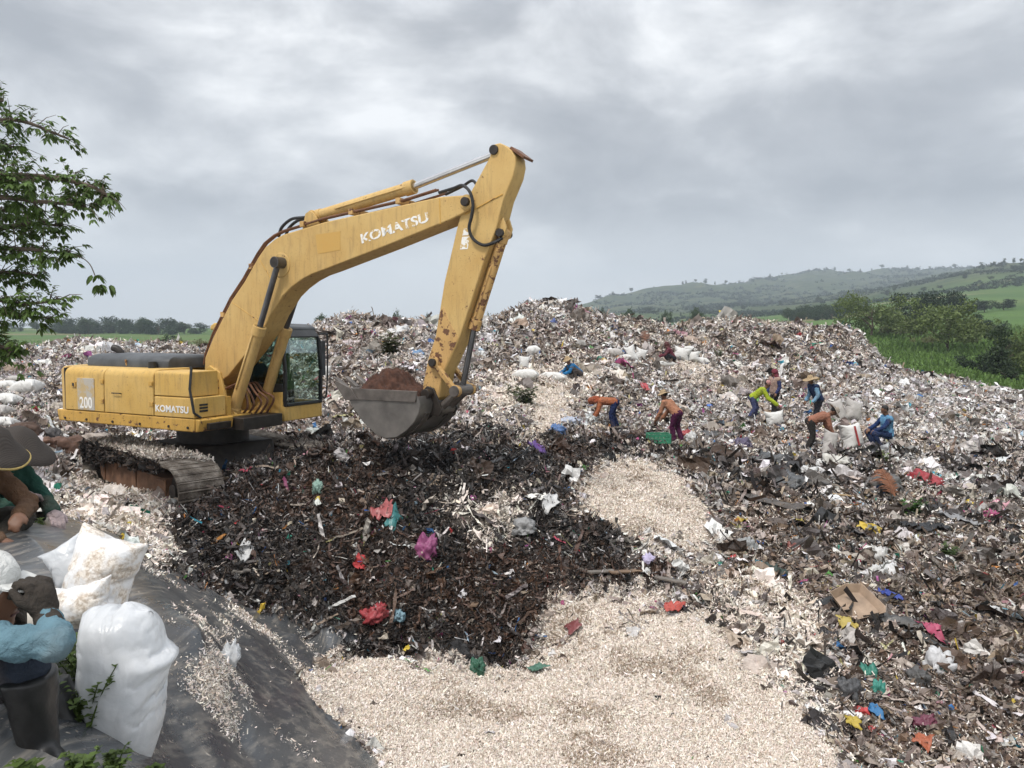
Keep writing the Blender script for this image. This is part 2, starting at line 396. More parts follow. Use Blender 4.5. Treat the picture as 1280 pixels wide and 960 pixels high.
t.bsdf(c, t.ramp(n, [(.3, .22), (.7, .42)]), spec=.7, bump=t.noise(t.mapping(p, (6, 1.2, 1), (0, 0, R(-35))), 2, 5), bstr=.35, bdist=.03)
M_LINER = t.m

V = np.stack([X, Y, Z], -1).reshape(-1, 3)
FA = grid_faces(NU, NL)
isL = (M_L.ravel()[FA].mean(1) > .5)
me = fast_mesh('ground', V, FA)
flt_attr(me, M_W, 'w_white'); flt_attr(me, M_D, 'w_dark'); flt_attr(me, M_P, 'w_pale'); flt_attr(me, M_X, 'w_mix')
ground = put('ground', me, M_SOIL); tag(ground, kind='structure', label='uneven landfill ground of compacted rubbish and soil')
# the pond liner: a sheet of its own, lying on the ground
used = np.unique(FA[isL]); remap = -np.ones(len(V), int); remap[used] = np.arange(len(used))
VL = V[used].copy(); VL[:, 2] += .035
me = fast_mesh('liner', VL, remap[FA[isL]])
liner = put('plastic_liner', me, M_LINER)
tag(liner, 'dark grey plastic liner sheet sloping into the pit, dusted with white shreds', 'liner sheet')
sol = liner.modifiers.new('thickness', 'SOLIDIFY'); sol.thickness = .012; sol.offset = -1

# ------------------------------------------------------------------ rubbish: loose pieces no one could count
def tmpl_grid(nx, ny, w, h, bend, seed, jit=.25, curl=0.0):
    r = np.random.default_rng(seed)
    gx, gy = np.meshgrid(np.linspace(-w / 2, w / 2, nx + 1), np.linspace(-h / 2, h / 2, ny + 1))
    gx = gx + r.uniform(-jit, jit, gx.shape) * w / nx; gy = gy + r.uniform(-jit, jit, gy.shape) * h / ny
    z = r.uniform(-bend, bend, gx.shape) + curl * (gx ** 2 / w if nx > 1 else 0) + curl * (gy ** 2 / h) * 2
    return np.stack([gx, gy, z], -1).reshape(-1, 3), grid_faces(nx + 1, ny + 1)
def tmpl_chunk(seed, sx=1, sy=1, sz=.6):
    r = np.random.default_rng(seed)
    v = np.array([(x, y, z) for z in (-.5, .5) for y in (-.5, .5) for x in (-.5, .5)]) * (sx, sy, sz)
    v = v * r.uniform(.55, 1.15, (8, 1)) + r.uniform(-.1, .1, (8, 3))
    f = np.array([(0, 2, 3, 1), (4, 5, 7, 6), (0, 1, 5, 4), (2, 6, 7, 3), (0, 4, 6, 2), (1, 3, 7, 5)])
    return v, f
T_FILM = [tmpl_grid(2, 2, 1, .8, .22, k) for k in range(8)]
T_CRUMP = [tmpl_grid(3, 3, 1, .9, .30, 20 + k) for k in range(6)]
T_BAG = [tmpl_grid(5, 5, 1, .8, .13, 120 + k, .3) for k in range(7)]
T_RIB = [tmpl_grid(1, 9, .22, 2.6, .10, 140 + k, .22, .12) for k in range(6)]
T_STRIP = [tmpl_grid(1, 3, .22, 1.5, .16, 40 + k, .2, .25) for k in range(6)]
T_CHUNK = [tmpl_chunk(60 + k) for k in range(5)] + [tmpl_chunk(70 + k, 1.6, .5, .4) for k in range(3)]
T_SHRED = [tmpl_grid(1, 2, .20, 1.0, .10, 80 + k, .25, .5) for k in range(8)]
T_FIBRE = [tmpl_grid(1, 3, .06, 2.2, .12, 90 + k, .15, .2) for k in range(5)]

def rot_from(n, tilt, r):
    """random frames whose z lies around the normal n"""
    k = len(n)
    z = n + r.normal(0, 1, (k, 3)) * tilt; z /= np.linalg.norm(z, axis=1, keepdims=True)
    a = r.normal(0, 1, (k, 3)); x = np.cross(a, z); x /= np.linalg.norm(x, axis=1, keepdims=True)
    y = np.cross(z, x)
    return np.stack([x, y, z], -1)
def build_pieces(jobs):
    """jobs: (templates, pos, normals, size, colour, tilt, lift)"""
    VV, FF, CC = [], [], []; off = 0
    for T, P, N, S, C, tilt, lift in jobs:
        which = rng.integers(0, len(T), len(P))
        for k, (tv, tf) in enumerate(T):
            s = which == k; m = int(s.sum())
            if m == 0: continue
            Rm = rot_from(N[s], tilt, rng)
            v = np.einsum('nij,kj->nki', Rm, tv) * S[s][:, None, None] + (P[s] + N[s] * (S[s] * lift)[:, None])[:, None, :]
            VV.append(v.reshape(-1, 3)); nv = len(tv)
            FF.append((tf[None] + (np.arange(m) * nv)[:, None, None] + off).reshape(-1, 4)); off += m * nv
            CC.append(np.repeat(C[s], nv, 0))
    return np.concatenate(VV), np.concatenate(FF), np.concatenate(CC)

# faces of the landfill with area, normal, zone weights
c4 = V[FA]; fc = c4.mean(1)
fn = np.cross(c4[:, 2] - c4[:, 0], c4[:, 3] - c4[:, 1]); fa = np.linalg.norm(fn, axis=1) / 2 + 1e-12; fn = fn / (2 * fa[:, None])
fn *= np.sign(fn[:, 2:3])
def fz(A): return A.ravel()[FA].mean(1)
zL, zW, zD, zP, zX, zB = fz(M_L), fz(M_W), fz(M_D), fz(M_P), fz(M_X), fz(M_B)
fpx, fpy = proj(fc[:, 0], fc[:, 1], fc[:, 2])
tocam = np.array([0, 0, CAMZ]) - fc; tocam /= np.linalg.norm(tocam, axis=1, keepdims=True)
facing = (fn * tocam).sum(1)
seen = (fpx > -130) & (fpx < 1410) & (fpy < 1010) & (facing > -.25)
def psize(D): return .021 + .0027 * D
def sample(weight, n):
    cdf = np.cumsum(weight); k = np.searchsorted(cdf, rng.uniform(0, cdf[-1], n)); k = np.minimum(k, len(weight) - 1)
    a = rng.uniform(0, 1, n)[:, None]; b = rng.uniform(0, 1, n)[:, None]
    q = c4[k]; P = (q[:, 0] * (1 - a) + q[:, 1] * a) * (1 - b) + (q[:, 3] * (1 - a) + q[:, 2] * a) * b
    return k, P
PAL = {
 'gen': np.array([(.62,.60,.58),(.75,.74,.73),(.45,.42,.40),(.33,.29,.26),(.22,.18,.15),(.15,.115,.095),(.10,.078,.065),(.26,.20,.15),(.38,.31,.24),(.07,.055,.048),(.50,.44,.37),(.19,.16,.15),(.13,.105,.09),(.29,.26,.25)]),
 'pale': np.array([(.62,.60,.59),(.75,.74,.74),(.5,.48,.47),(.38,.35,.34),(.28,.25,.23),(.19,.16,.145),(.55,.52,.50),(.68,.66,.65),(.42,.36,.31),(.13,.11,.10)]),
 'dark': np.array([(.014,.011,.010),(.018,.014,.012),(.10,.065,.045),(.13,.10,.085),(.020,.016,.014),(.03,.024,.021),(.045,.035,.03),(.065,.05,.042),(.09,.07,.06),(.035,.028,.026),(.055,.043,.036),(.12,.10,.09),(.028,.024,.024),(.17,.15,.14),(.08,.055,.04)]),
 'hue': np.array([(.55,.06,.06),(.60,.10,.16),(.62,.25,.06),(.65,.48,.06),(.07,.17,.50),(.05,.38,.52),(.05,.36,.24),(.12,.35,.08),(.40,.10,.30),(.05,.17,.40),(.62,.32,.36),(.40,.52,.62),(.60,.55,.25),(.5,.1,.25)]),
 'white': np.array([(.80,.74,.69),(.82,.78,.73),(.76,.69,.63),(.70,.62,.55),(.78,.71,.65),(.62,.53,.46),(.84,.81,.77),(.80,.75,.70)]),
}
PSC = {'gen': .97, 'pale': 1.0, 'dark': .52, 'hue': .80, 'white': np.array((.98, .955, .915))}
def colours(which, n, jit=.18):
    pal = PAL[which] * PSC[which]; c = pal[rng.integers(0, len(pal), n)]
    return np.clip(c * rng.uniform(1 - jit, 1 + jit, (n, 1)) * rng.uniform(.96, 1.04, (n, 3)), 0.008, .9)
def trash_colours(k):
    n = len(k); d = zD[k]; farf = np.clip((fc[k, 1] - 18) / 12, 0, 1); zb = zB[k] * (1 - .65 * farf); pa = zP[k] * .75 + .10 - .5 * zb + .32 * farf; mxz = zX[k]; D = fc[k, 1]
    c = colours('gen', n)
    # patches of lighter and of browner waste
    blot = fbm(fc[k, 0] * .45, fc[k, 1] * .45, 301, 3) + .25 * rng.normal(0, 1, n)
    s = rng.uniform(0, 1, n) < np.clip(pa + blot * .55, 0, .95); c[s] = colours('pale', int(s.sum()))
    br = ((blot < -.05) & (rng.uniform(0, 1, n) < .6)) | (rng.uniform(0, 1, n) < zb * .8); c[br] *= np.array((.62, .54, .48))
    s = rng.uniform(0, 1, n) < d; dkc = colours('dark', int(s.sum())); bn = fbm(fc[k[s], 0] * .9, fc[k[s], 1] * .9, 311, 3) + .15 * rng.normal(0, 1, int(s.sum())) > .16; dkc[bn] = dkc[bn] * np.array((1.55, 1.2, 1.03)) + np.array((.006, .003, .001)); c[s] = dkc
    s2 = s & (rng.uniform(0, 1, n) < .13); c[s2] = colours('gen', int(s2.sum()))
    s = (rng.uniform(0, 1, n) < mxz * .75); c[s] = colours('white', int(s.sum()))
    s = rng.uniform(0, 1, n) < np.where(d > .5, .014, .034) * (1 - .5 * mxz); c[s] = colours('hue', int(s.sum())) * rng.uniform(.6, 1.1, (int(s.sum()), 1))
    return np.clip(c, .006, .9)
tz = (1 - zL) * (1 - zW) * seen
t = NT('rubbish_pieces'); p = t.pos(); a = t.attr('tint')
hs = t.n('ShaderNodeHueSaturation'); t.l(a, hs.inputs['Color']); t.l(t.math('ADD', t.math('MULTIPLY', t.noise(p, 30, 3), .8), .6), hs.inputs['Value'])
t.bsdf(hs.outputs[0], t.ramp(t.noise(p, 3, 2), [(.42, .28), (.6, .75)]), spec=.45, bump=t.noise(p, 55, 3), bstr=.5, bdist=.012)
M_RUB = t.m
D = fc[:, 1]
wgt = tz * fa / psize(D) ** 2
tot = wgt.sum()
def job(T, frac, smul, tilt, lift, sdist=(.55, 1.5), w=None, n=None, colf=None):
    ww = wgt if w is None else w
    n = int(ww.sum() * frac) if n is None else n
    k, P = sample(ww, n)
    S = psize(fc[k, 1]) * smul * np.exp(rng.normal(0, .48, n)).clip(.35, 2.5)
    return (T, P, fn[k], S, (colf or trash_colours)(k), tilt, lift)
lightw, darkw = wgt * (1 - zD), wgt * zD
jobs = [job(T_FILM, .55, 1.1, .6, .12, w=lightw), job(T_CRUMP, .22, 1.45, .65, .18, w=lightw), job(T_STRIP, .75, 1.1, .75, .1, w=lightw), job(T_CHUNK, .30, .75, .6, .2, w=lightw), job(T_FIBRE, .55, 1.25, .8, .15, w=lightw), job(T_BAG, .022, 3.4, .5, .12, w=lightw), job(T_RIB, .05, 1.8, .4, .2, w=lightw)]
jobs += [job(T_FILM, .35, .95, .8, .12, w=darkw), job(T_CRUMP, .22, 1.2, .8, .15, w=darkw), job(T_STRIP, 1.1, 1.0, .8, .15, w=darkw), job(T_CHUNK, .25, .65, .6, .2, w=darkw), job(T_FIBRE, 1.2, 1.1, .8, .2, w=darkw), job(T_BAG, .010, 3.0, .5, .12, w=darkw), job(T_RIB, .10, 1.7, .5, .25, w=darkw)]
dkf = lambda k: colours('dark', len(k)) * 1.3
near_r = tz * fa * (fpx > 860) * (fpy > 560) * np.clip(.4 + 1.4 * fbm(fc[:, 0] * .7, fc[:, 1] * .7, 441, 3), 0, 1)
jobs += [job(T_FIBRE, 0, 3.0, .4, .1, w=near_r, n=2000, colf=lambda k: colours('dark', len(k)) * 2.0), job(T_BAG, 0, 4.2, .45, .1, w=near_r, n=520, colf=dkf), job(T_STRIP, 0, 2.2, .45, .1, w=near_r, n=2600, colf=dkf), job(T_BAG, 0, 3.6, .5, .15, w=near_r, n=330, colf=lambda k: colours('pale', len(k)))]
v, f, c = build_pieces(jobs); print('rubbish', len(f))
me = fast_mesh('rubbish', v, f, False); col_attr(me, c)
o = put('scattered_rubbish', me, M_RUB); tag(o, 'loose mixed rubbish covering the landfill slopes and mounds', 'rubbish', kind='stuff')
# white shreds
t = NT('white_shreds'); p = t.pos(); a = t.attr('tint')
t.bsdf(a, .7, spec=.3); M_SHR = t.m
ws = zW * seen
wd = ws * fa / (.020 + .0022 * D) ** 2
def shred_col(k):
    c = colours('white', len(k), .12)
    b = fbm(fc[k, 0] * 1.6, fc[k, 1] * 1.6, 401, 4); s = rng.uniform(0, 1, len(k)) < np.clip((b - .20) * 1.5, 0, .5)
    c[s] *= np.array((.52, .46, .40)); return c
def shred_job(w, n, mul=1.0, lift=.25, tilt=.55):
    k, P = sample(w, n); S = (.009 + .0023 * fc[k, 1]) * mul * np.exp(rng.normal(0, .3, n))
    return (T_SHRED, P, fn[k], S * 1.05, shred_col(k), tilt, lift)
jobs = [shred_job(wd, 820000)]
# loose shreds blown over the liner and between the rubbish
lb = np.clip(fbm(fc[:, 0] * 1.3, fc[:, 1] * 1.3, 411, 4) - .22, 0, 1) ** 1.5
# windrows: three spills that trail down the sheet
def along(ax, ay, bx, by, wdt):
    A = hit(ax, ay); B = hit(bx, by); e = np.array([B.x - A.x, B.y - A.y]); l2 = (e ** 2).sum()
    tt = np.clip(((fc[:, 0] - A.x) * e[0] + (fc[:, 1] - A.y) * e[1]) / l2, 0, 1)
    d = np.hypot(fc[:, 0] - A.x - tt * e[0], fc[:, 1] - A.y - tt * e[1])
    return np.exp(-(d / wdt) ** 2)
spill = along(175,712,240,745,.10) + along(225,785,320,785,.10) + along(320,785,390,850,.11) + along(400,850,440,905,.12) + 7 * along(232,862,285,845,.085) + .8 * along(275,915,300,905,.05) + .7 * along(350,930,395,955,.07) + .3 * along(370,790,430,812,.10) + .8 * along(440,905,480,960,.08)
spill = spill * np.clip(.55 + 1.6 * fbm(fc[:, 0] * 4, fc[:, 1] * 4, 421, 3), 0, 1.4)
wl_ = zL * seen * fa * (spill * 1.0 + .05 * lb + .003)
jobs.append(shred_job(wl_, 11000, .85, .9, .5))
wx = (zX + .10 * (1 - zX) * (1 - zD)) * tz * fa / psize(D) ** 2
wx = wx * np.clip(.3 + 1.5 * fbm(fc[:, 0] * .8, fc[:, 1] * .8, 431, 3), 0, 1)
jobs.append(shred_job(wx, 90000, 1.2, 1.0))
v, f, c = build_pieces(jobs); print('shreds', len(f))
me = fast_mesh('shreds', v, f, False); col_attr(me, c)
o = put('plastic_shreds', me, M_SHR); tag(o, 'off white shredded plastic heaped in the foreground and spilled over the liner', 'shreds', kind='stuff')
# pieces lying on the white heaps
jobs = [job(T_FILM, 0, 1.0, .5, .15, w=ws * fa, n=500), job(T_CHUNK, 0, .6, .5, .15, w=ws * fa, n=350, colf=lambda k: colours('dark', len(k))), job(T_FIBRE, 0, 1.0, .5, .1, w=ws * fa, n=900, colf=lambda k: colours('gen', len(k)) * .5)]
v, f, c = build_pieces(jobs); me = fast_mesh('litter', v, f, False); col_attr(me, c)
o = put('scattered_litter', me, M_RUB); tag(o, 'dark scraps scattered on the white shred heaps', 'litter', kind='stuff')
# ------------------------------------------------------------------ farmland and hills
FP = [at(*p) for p in [
 (1200,470,75),(1280,478,75),(1150,440,110),(1250,440,110),(1100,420,140),(1200,420,150),(1280,420,150),(1100,398,260),(1200,392,260),(1280,388,260),(1230,372,420),(1280,372,420),(1150,378,420),
 (1500,440,110),(1500,380,260),(1500,350,500),(1400,325,820),
 (740,384,1500),(790,372,1650),(850,362,1800),(950,354,2000),(1030,344,2150),(1080,347,2200),(1130,345,2350),(1180,350,2350),(1230,345,2600),
 (1160,364,720),(1200,347,800),(1240,338,850),(1285,334,880),(1130,374,560),(1060,385,480),
 (740,402,700),(820,400,760),(900,397,800),(980,394,800),(1030,372,1400),(950,380,1350),(850,386,1250),(1100,368,1500),
 (690,398,1450),(640,405,1450),
 (600,408,600),(500,409,600),(300,410,700),(100,410,700),(-200,410,700),(100,411.5,1500),(400,411,1500),(600,410,1800),(-300,411.5,2500),(200,411.6,3500),(600,411.3,3500),
]] + [pz(*p) for p in [(px, 40, -3) for px in (-300, 0, 300, 640, 900, 1100)] + [(px, 70, -2.2) for px in (-300, 0, 200, 400, 640, 900, 1050)] +
 [(px, 150, -2) for px in (-300, 0, 200, 400, 640, 850)] + [(px, 300, -.8) for px in (-300, 0, 200, 400, 640, 800)] + [(950, 200, 0), (1280, 40, -3), (1500, 40, -3), (900, 3400, 60), (1100, 3600, 70), (1300, 3600, 90), (1500, 3000, 150), (700, 3400, 20), (1300, 4150, 60), (900, 4150, 20), (640, 20, -4), (0, 15, -3), (1280, 15, -4), (-300, 15, -2), (640, 6, -4), (0, 6, -1), (1280, 6, -4)]]
SFF = Surf(FP)
NU2, NL2 = 420, 420
u2, L2 = np.meshgrid(np.linspace(-1.15, 1.15, NU2), np.linspace(math.log(6), math.log(4200), NL2))
Y2 = np.exp(L2); X2 = u2 * Y2
Z2 = SFF(u2, L2)
hill = sstep(420, 900, Y2) * sstep(.02, .12, u2)
Z2 = Z2 + hill * np.clip(Y2 / 1200, .7, 1.6) * (9 * fbm(X2 / 160, Y2 / 160, 501, 4) + 8 * (1 - 2 * np.abs(fbm(X2 / 130, Y2 / 260, 511, 3)))) + sstep(90, 200, Y2) * .5 * fbm(X2 / 30, Y2 / 30, 521, 3)
def far_z(x, y):
    i = np.clip((x / y + 1.15) / 2.3 * (NU2 - 1), 0, NU2 - 1.001); j = np.clip((math.log(y) - math.log(6)) / (math.log(4200) - math.log(6)) * (NL2 - 1), 0, NL2 - 1.001)
    i0, j0 = int(i), int(j); a, b = i - i0, j - j0
    return float(Z2[j0, i0] * (1 - a) * (1 - b) + Z2[j0, i0 + 1] * a * (1 - b) + Z2[j0 + 1, i0] * (1 - a) * b + Z2[j0 + 1, i0 + 1] * a * b)
px2, py2 = proj(X2, Y2, Z2)
t = NT('farmland'); p = t.pos()
big = t.noise(p, .012, 5, .6); mid = t.noise(p, .07, 6, .65); fine = t.noise(p, .9, 5, .7)
rows = t.noise(t.mapping(p, (.02, .5, .1), (0, 0, R(12))), 1, 4)
c = t.mix(t.ramp(big, [(.38, 0.0), (.62, 1.0)]), (.055, .115, .026), (.095, .17, .040))
fields = t.vor(t.mapping(p, (.010, .030, .02), (0, 0, R(9))), 1)
fs = t.n('ShaderNodeSeparateColor'); t.l(fields, fs.inputs[0])
c = t.mix(t.ramp(fs.outputs[0], [(0, 0.0), (.35, .25), (.6, .0), (.8, .55)], 'CONSTANT'), c, (.13, .16, .05))
c = t.mix(t.ramp(fs.outputs[1], [(0, 0.0), (.86, .6)], 'CONSTANT'), c, (.26, .20, .12))
hl = t.attr('hill', 'Fac')
hillc = t.mix(t.ramp(mid, [(.42, 0.0), (.58, 1.0)]), (.014, .030, .016), (.060, .078, .030))
hillc = t.mix(t.ramp(t.noise(t.mapping(p, (.018, .05, .09)), 1, 5), [(.54, 0.0), (.66, .8)]), hillc, (.13, .12, .06))
c = t.mix(hl, c, hillc)
c = t.mix(t.math('MULTIPLY', t.ramp(fine, [(.35, 1.0), (.6, 0.0)]), .45), c, (.03, .05, .015))
c = t.mix(t.math('MULTIPLY', t.ramp(rows, [(.45, 0.0), (.6, 1.0)]), .18), c, (.12, .15, .05))
t.bsdf(c, .9, spec=.15, bump=t.math('ADD', mid, t.math('MULTIPLY', fine, .25)), bstr=.6, bdist=1.2)
M_FARM = t.m
me = fast_mesh('farmland', np.stack([X2, Y2, Z2], -1).reshape(-1, 3), grid_faces(NU2, NL2)); flt_attr(me, hill, 'hill')
o = put('terrain', me, M_FARM); tag(o, 'green farmland rising to hazy hills behind the landfill', kind='structure')
# ------------------------------------------------------------------ small mesh builder
class MB:
    def __init__(self): self.v = []; self.f = []
    def add(self, vs, fs):
        o = len(self.v); self.v += [tuple(x) for x in vs]; self.f += [tuple(i + o for i in q) for q in fs]; return self
    def prism(self, prof, y0, y1):
        n = len(prof)
        return self.add([(r, y0, z) for r, z in prof] + [(r, y1, z) for r, z in prof],
                        [tuple(range(n)), tuple(range(2 * n - 1, n - 1, -1))] + [(i, i + n, (i + 1) % n + n, (i + 1) % n) for i in range(n)])
    def box(self, x0, x1, y0, y1, z0, z1):
        return self.prism([(x0, z0), (x0, z1), (x1, z1), (x1, z0)], y0, y1)
    def tube(self, path, rad, n=12, caps=True):
        P = [Vector(p) for p in path]; rad = rad if isinstance(rad, (list, tuple)) else [rad] * len(P)
        vs, fs = [], []; x = None
        for i, p in enumerate(P):
            d = (P[min(i + 1, len(P) - 1)] - P[max(i - 1, 0)]).normalized()
            if x is None: x = d.orthogonal().normalized()
            else:
                x = (x - d * x.dot(d))
                x = x.normalized() if x.length > 1e-6 else d.orthogonal().normalized()
            y = d.cross(x)
            for k in range(n):
                a = 2 * math.pi * k / n; vs.append(p + (x * math.cos(a) + y * math.sin(a)) * rad[i])
        for i in range(len(P) - 1):
            for k in range(n):
                fs.append((i * n + k, i * n + (k + 1) % n, (i + 1) * n + (k + 1) % n, (i + 1) * n + k))
        if caps: fs += [tuple(range(n - 1, -1, -1)), tuple((len(P) - 1) * n + k for k in range(n))]
        return self.add(vs, fs)
    def ball(self, c, r, n=12, m=8):
        r = r if isinstance(r, (tuple, list)) else (r, r, r); vs, fs = [], []
        for j in range(1, m):
            t = math.pi * j / m
            for k in range(n):
                a = 2 * math.pi * k / n; vs.append((c[0] + r[0] * math.sin(t) * math.cos(a), c[1] + r[1] * math.sin(t) * math.sin(a), c[2] + r[2] * math.cos(t)))
        for j in range(m - 2):
            for k in range(n): fs.append((j * n + k, (j + 1) * n + k, (j + 1) * n + (k + 1) % n, j * n + (k + 1) % n))
        T, B = len(vs), len(vs) + 1; vs += [(c[0], c[1], c[2] + r[2]), (c[0], c[1], c[2] - r[2])]
        for k in range(n): fs += [(T, k, (k + 1) % n), (B, (m - 2) * n + (k + 1) % n, (m - 2) * n + k)]
        return self.add(vs, fs)
    def cap(self, p, q, r1, r2, n=12):
        """a capsule from p to q"""
        p, q = Vector(p), Vector(q); d = (q - p); L = d.length
        if L < 1e-5: return self.ball(p, r1)
        d.normalize(); path, rad = [], []
        for a in (-85, -60, -30): path.append(p + d * r1 * math.sin(R(a))); rad.append(r1 * math.cos(R(a)))
        for k in range(3): path.append(p + d * L * k / 2); rad.append(r1 + (r2 - r1) * k / 2)
        for a in (30, 60, 85): path.append(q + d * r2 * math.sin(R(a))); rad.append(r2 * math.cos(R(a)))
        return self.tube(path, rad, n)
    def mesh(self, name, sharp=35):
        me = bpy.data.meshes.new(name); me.from_pydata(self.v, [], self.f); me.validate()
        bm = bmesh.new(); bm.from_mesh(me); bmesh.ops.recalc_face_normals(bm, faces=bm.faces[:]); bm.to_mesh(me); bm.free()
        me.polygons.foreach_set('use_smooth', [True] * len(me.polygons)); me.set_sharp_from_angle(angle=R(sharp)); return me
    def build(self, name, mat, parent=None, bevel=0, seg=2, loc=None, rot=None, sharp=35):
        o = put(name, self.mesh(name, sharp), mat, parent, loc, rot)
        if bevel:
            b = o.modifiers.new('bevel', 'BEVEL'); b.width = bevel; b.segments = seg; b.limit_method = 'ANGLE'; b.angle_limit = R(40); b.harden_normals = False
        return o
def bake(o):
    """the modifiers of an object applied to its mesh"""
    dg = bpy.context.evaluated_depsgraph_get(); dg.update()
    me = bpy.data.meshes.new_from_object(o.evaluated_get(dg)); old = o.data
    o.modifiers.clear(); o.data = me; me.name = old.name
    if old.users == 0 and isinstance(old, bpy.types.Mesh): bpy.data.meshes.remove(old)
    return o
def fuse(mb, name, mat, parent=None, voxel=.016, smooth=5, fold=0.0, fscale=9, seed=0):
    """overlapping lumps melted into one continuous skin"""
    o = mb.build(name, mat, parent)
    m = o.modifiers.new('remesh', 'REMESH'); m.mode = 'VOXEL'; m.voxel_size = voxel
    s = o.modifiers.new('smooth', 'SMOOTH'); s.factor = .5; s.iterations = smooth
    bake(o); me = o.data
    if fold:
        me.update(); co = np.empty(len(me.vertices) * 3, np.float32); me.vertices.foreach_get('co', co); co = co.reshape(-1, 3)
        no = np.array([v.normal[:] for v in me.vertices], np.float32)
        h = np.array([mnoise.noise(Vector(c) * fscale + Vector((seed, 0, 0))) + .5 * (1 - 2 * abs(mnoise.noise(Vector(c) * fscale * 1.7 + Vector((0, seed, 3))))) for c in co])
        me.vertices.foreach_set('co', (co + no * (h * fold)[:, None]).ravel())
    me.polygons.foreach_set('use_smooth', [True] * len(me.polygons)); me.update()
    return o
def text_mesh(s, size, bold=.0, extrude=.003, space=1.0):
    cu = bpy.data.curves.new('lettering', 'FONT'); cu.body = s; cu.size = size; cu.offset = bold; cu.extrude = extrude; cu.space_character = space
    cu.align_x = 'LEFT'; o = bpy.data.objects.new('lettering', cu); COL.objects.link(o)
    dg = bpy.context.evaluated_depsgraph_get(); dg.update()
    me = bpy.data.meshes.new_from_object(o.evaluated_get(dg)); bpy.data.objects.remove(o); bpy.data.curves.remove(cu); return me
def fit_text(s, w, h, bold, extrude=.003):
    """lettering w wide, h high, its lower left at the origin, in the x/z plane facing -y"""
    me = text_mesh(s, 1, bold, .01, 1.02); co = np.array([v.co[:] for v in me.vertices])
    lo, hi = co.min(0), co.max(0); co = (co - lo) / np.maximum(hi - lo, 1e-6)
    out = np.stack([co[:, 0] * w, -co[:, 2] * extrude, co[:, 1] * h], -1)
    me.vertices.foreach_set('co', out.astype(np.float32).ravel()); me.update(); return me

# ------------------------------------------------------------------ excavator
def paint_mat(name, base, rust=.62, dirt=.35, rough=.42, faded=None):
    t = NT(name); p = t.pos()
    n = t.noise(p, 1.7, 5, .6); n2 = t.noise(p, 9, 6, .65); n3 = t.noise(t.mapping(p, (5, 5, .7)), 3, 5, .6)
    fd = faded or tuple(min(1, x * 1.12 + .02) for x in base)
    c = t.mix(t.ramp(n, [(.3, 0.0), (.7, 1.0)]), base, fd)
    c = t.mix(t.math('MULTIPLY', t.ramp(n3, [(.5, 0.0), (.75, 1.0)]), dirt), c, (.20, .13, .07))
    rm = t.ramp(n2, [(rust, 0.0), (rust + .035, 1.0)])
    c = t.mix(rm, c, t.mix(t.noise(p, 40, 3), (.09, .04, .022), (.20, .10, .055)))
    c = t.mix(t.ramp(t.noise(p, 60, 2), [(.66, 0.0), (.71, .7)]), c, (.12, .07, .035))
    t.bsdf(c, t.mix(rm, t.ramp(n3, [(.3, rough), (.8, rough + .25)]), .85), spec=.4, bump=t.math('ADD', t.math('MULTIPLY', rm, -.3), t.math('MULTIPLY', n2, .15)), bstr=.25, bdist=.01)
    return t.m
M_YEL = paint_mat('yellow_paint', (.54, .33, .075), .665, .42, .45, (.60, .40, .13))
M_YELB = paint_mat('boom_yellow_paint', (.50, .315, .105), .655, .42, .55, (.57, .39, .15))
M_RUSTY = paint_mat('worn_stick_paint', (.48, .29, .10), .53, .45, .55)
M_SKIRT = paint_mat('skirt_paint', (.53, .31, .06), .585, .5, .45)
M_STEEL = simple_mat('bare_steel', (.16, .14, .125), .5, .55, .45, 5)
M_BUCK = simple_mat('bucket_steel', (.20, .185, .17), .42, .55, .4, 3)
M_GREASE = simple_mat('greasy_black', (.028, .022, .018), .5, 0, .5, 8)
M_BLACK = simple_mat('black_trim', (.022, .023, .024), .5, 0, .3, 8)
M_HOSE = simple_mat('rubber_hose', (.018, .018, .019), .45, 0, .3, 20)
M_PIPE = simple_mat('rusty_pipe', (.16, .075, .04), .6, .2, .4, 12)
M_HOOD = simple_mat('hood_grey', (.075, .080, .085), .5, .1, .5, 3)
M_CHROME = simple_mat('chrome_rod', (.62, .61, .60), .22, .9, .15, 3)
M_RODDULL = simple_mat('dull_rod', (.12, .12, .125), .3, .7, .3, 3)
M_TRACKF = simple_mat('rust_brown_frame', (.21, .115, .07), .8, .1, .55, 4, bstr=.5)
t = NT('track_shoes'); p = t.pos(); n = t.noise(p, 5, 6, .65)
t.bsdf(t.ramp(n, [(.3, (.06, .048, .04)), (.5, (.15, .125, .10)), (.68, (.32, .285, .245))]), .85, bump=t.noise(p, 25, 5), bstr=.8, bdist=.03); M_SHOE = t.m
t = NT('worn_white_lettering'); p = t.pos(); n = t.noise(p, 13, 5, .7)
t.bsdf(t.mix(t.ramp(n, [(.53, 0.0), (.58, 1.0)]), (.78, .77, .73), (.55, .37, .13)), .6); M_WORN = t.m
t = NT('white_lettering'); t.bsdf((.82, .81, .77), .5); M_WHITE = t.m
t = NT('orange_patch'); p = t.pos(); t.bsdf(t.mix(t.noise(p, 5, 4), (.54, .31, .075), (.52, .33, .10)), .5); M_PATCH = t.m
t = NT('peeling_decal'); p = t.pos(); n = t.noise(p, 4.5, 6, .7)
t.bsdf(t.mix(t.ramp(n, [(.46, 0.0), (.54, 1.0)]), (.45, .42, .37), t.mix(t.noise(p, 14, 4), (.60, .42, .15), (.40, .33, .24))), .7); M_DECAL = t.m
t = NT('cab_glass'); g = t.n('ShaderNodeBsdfGlossy'); g.inputs['Roughness'].default_value = .04; g.inputs['Color'].default_value = (.8, .85, .85, 1)
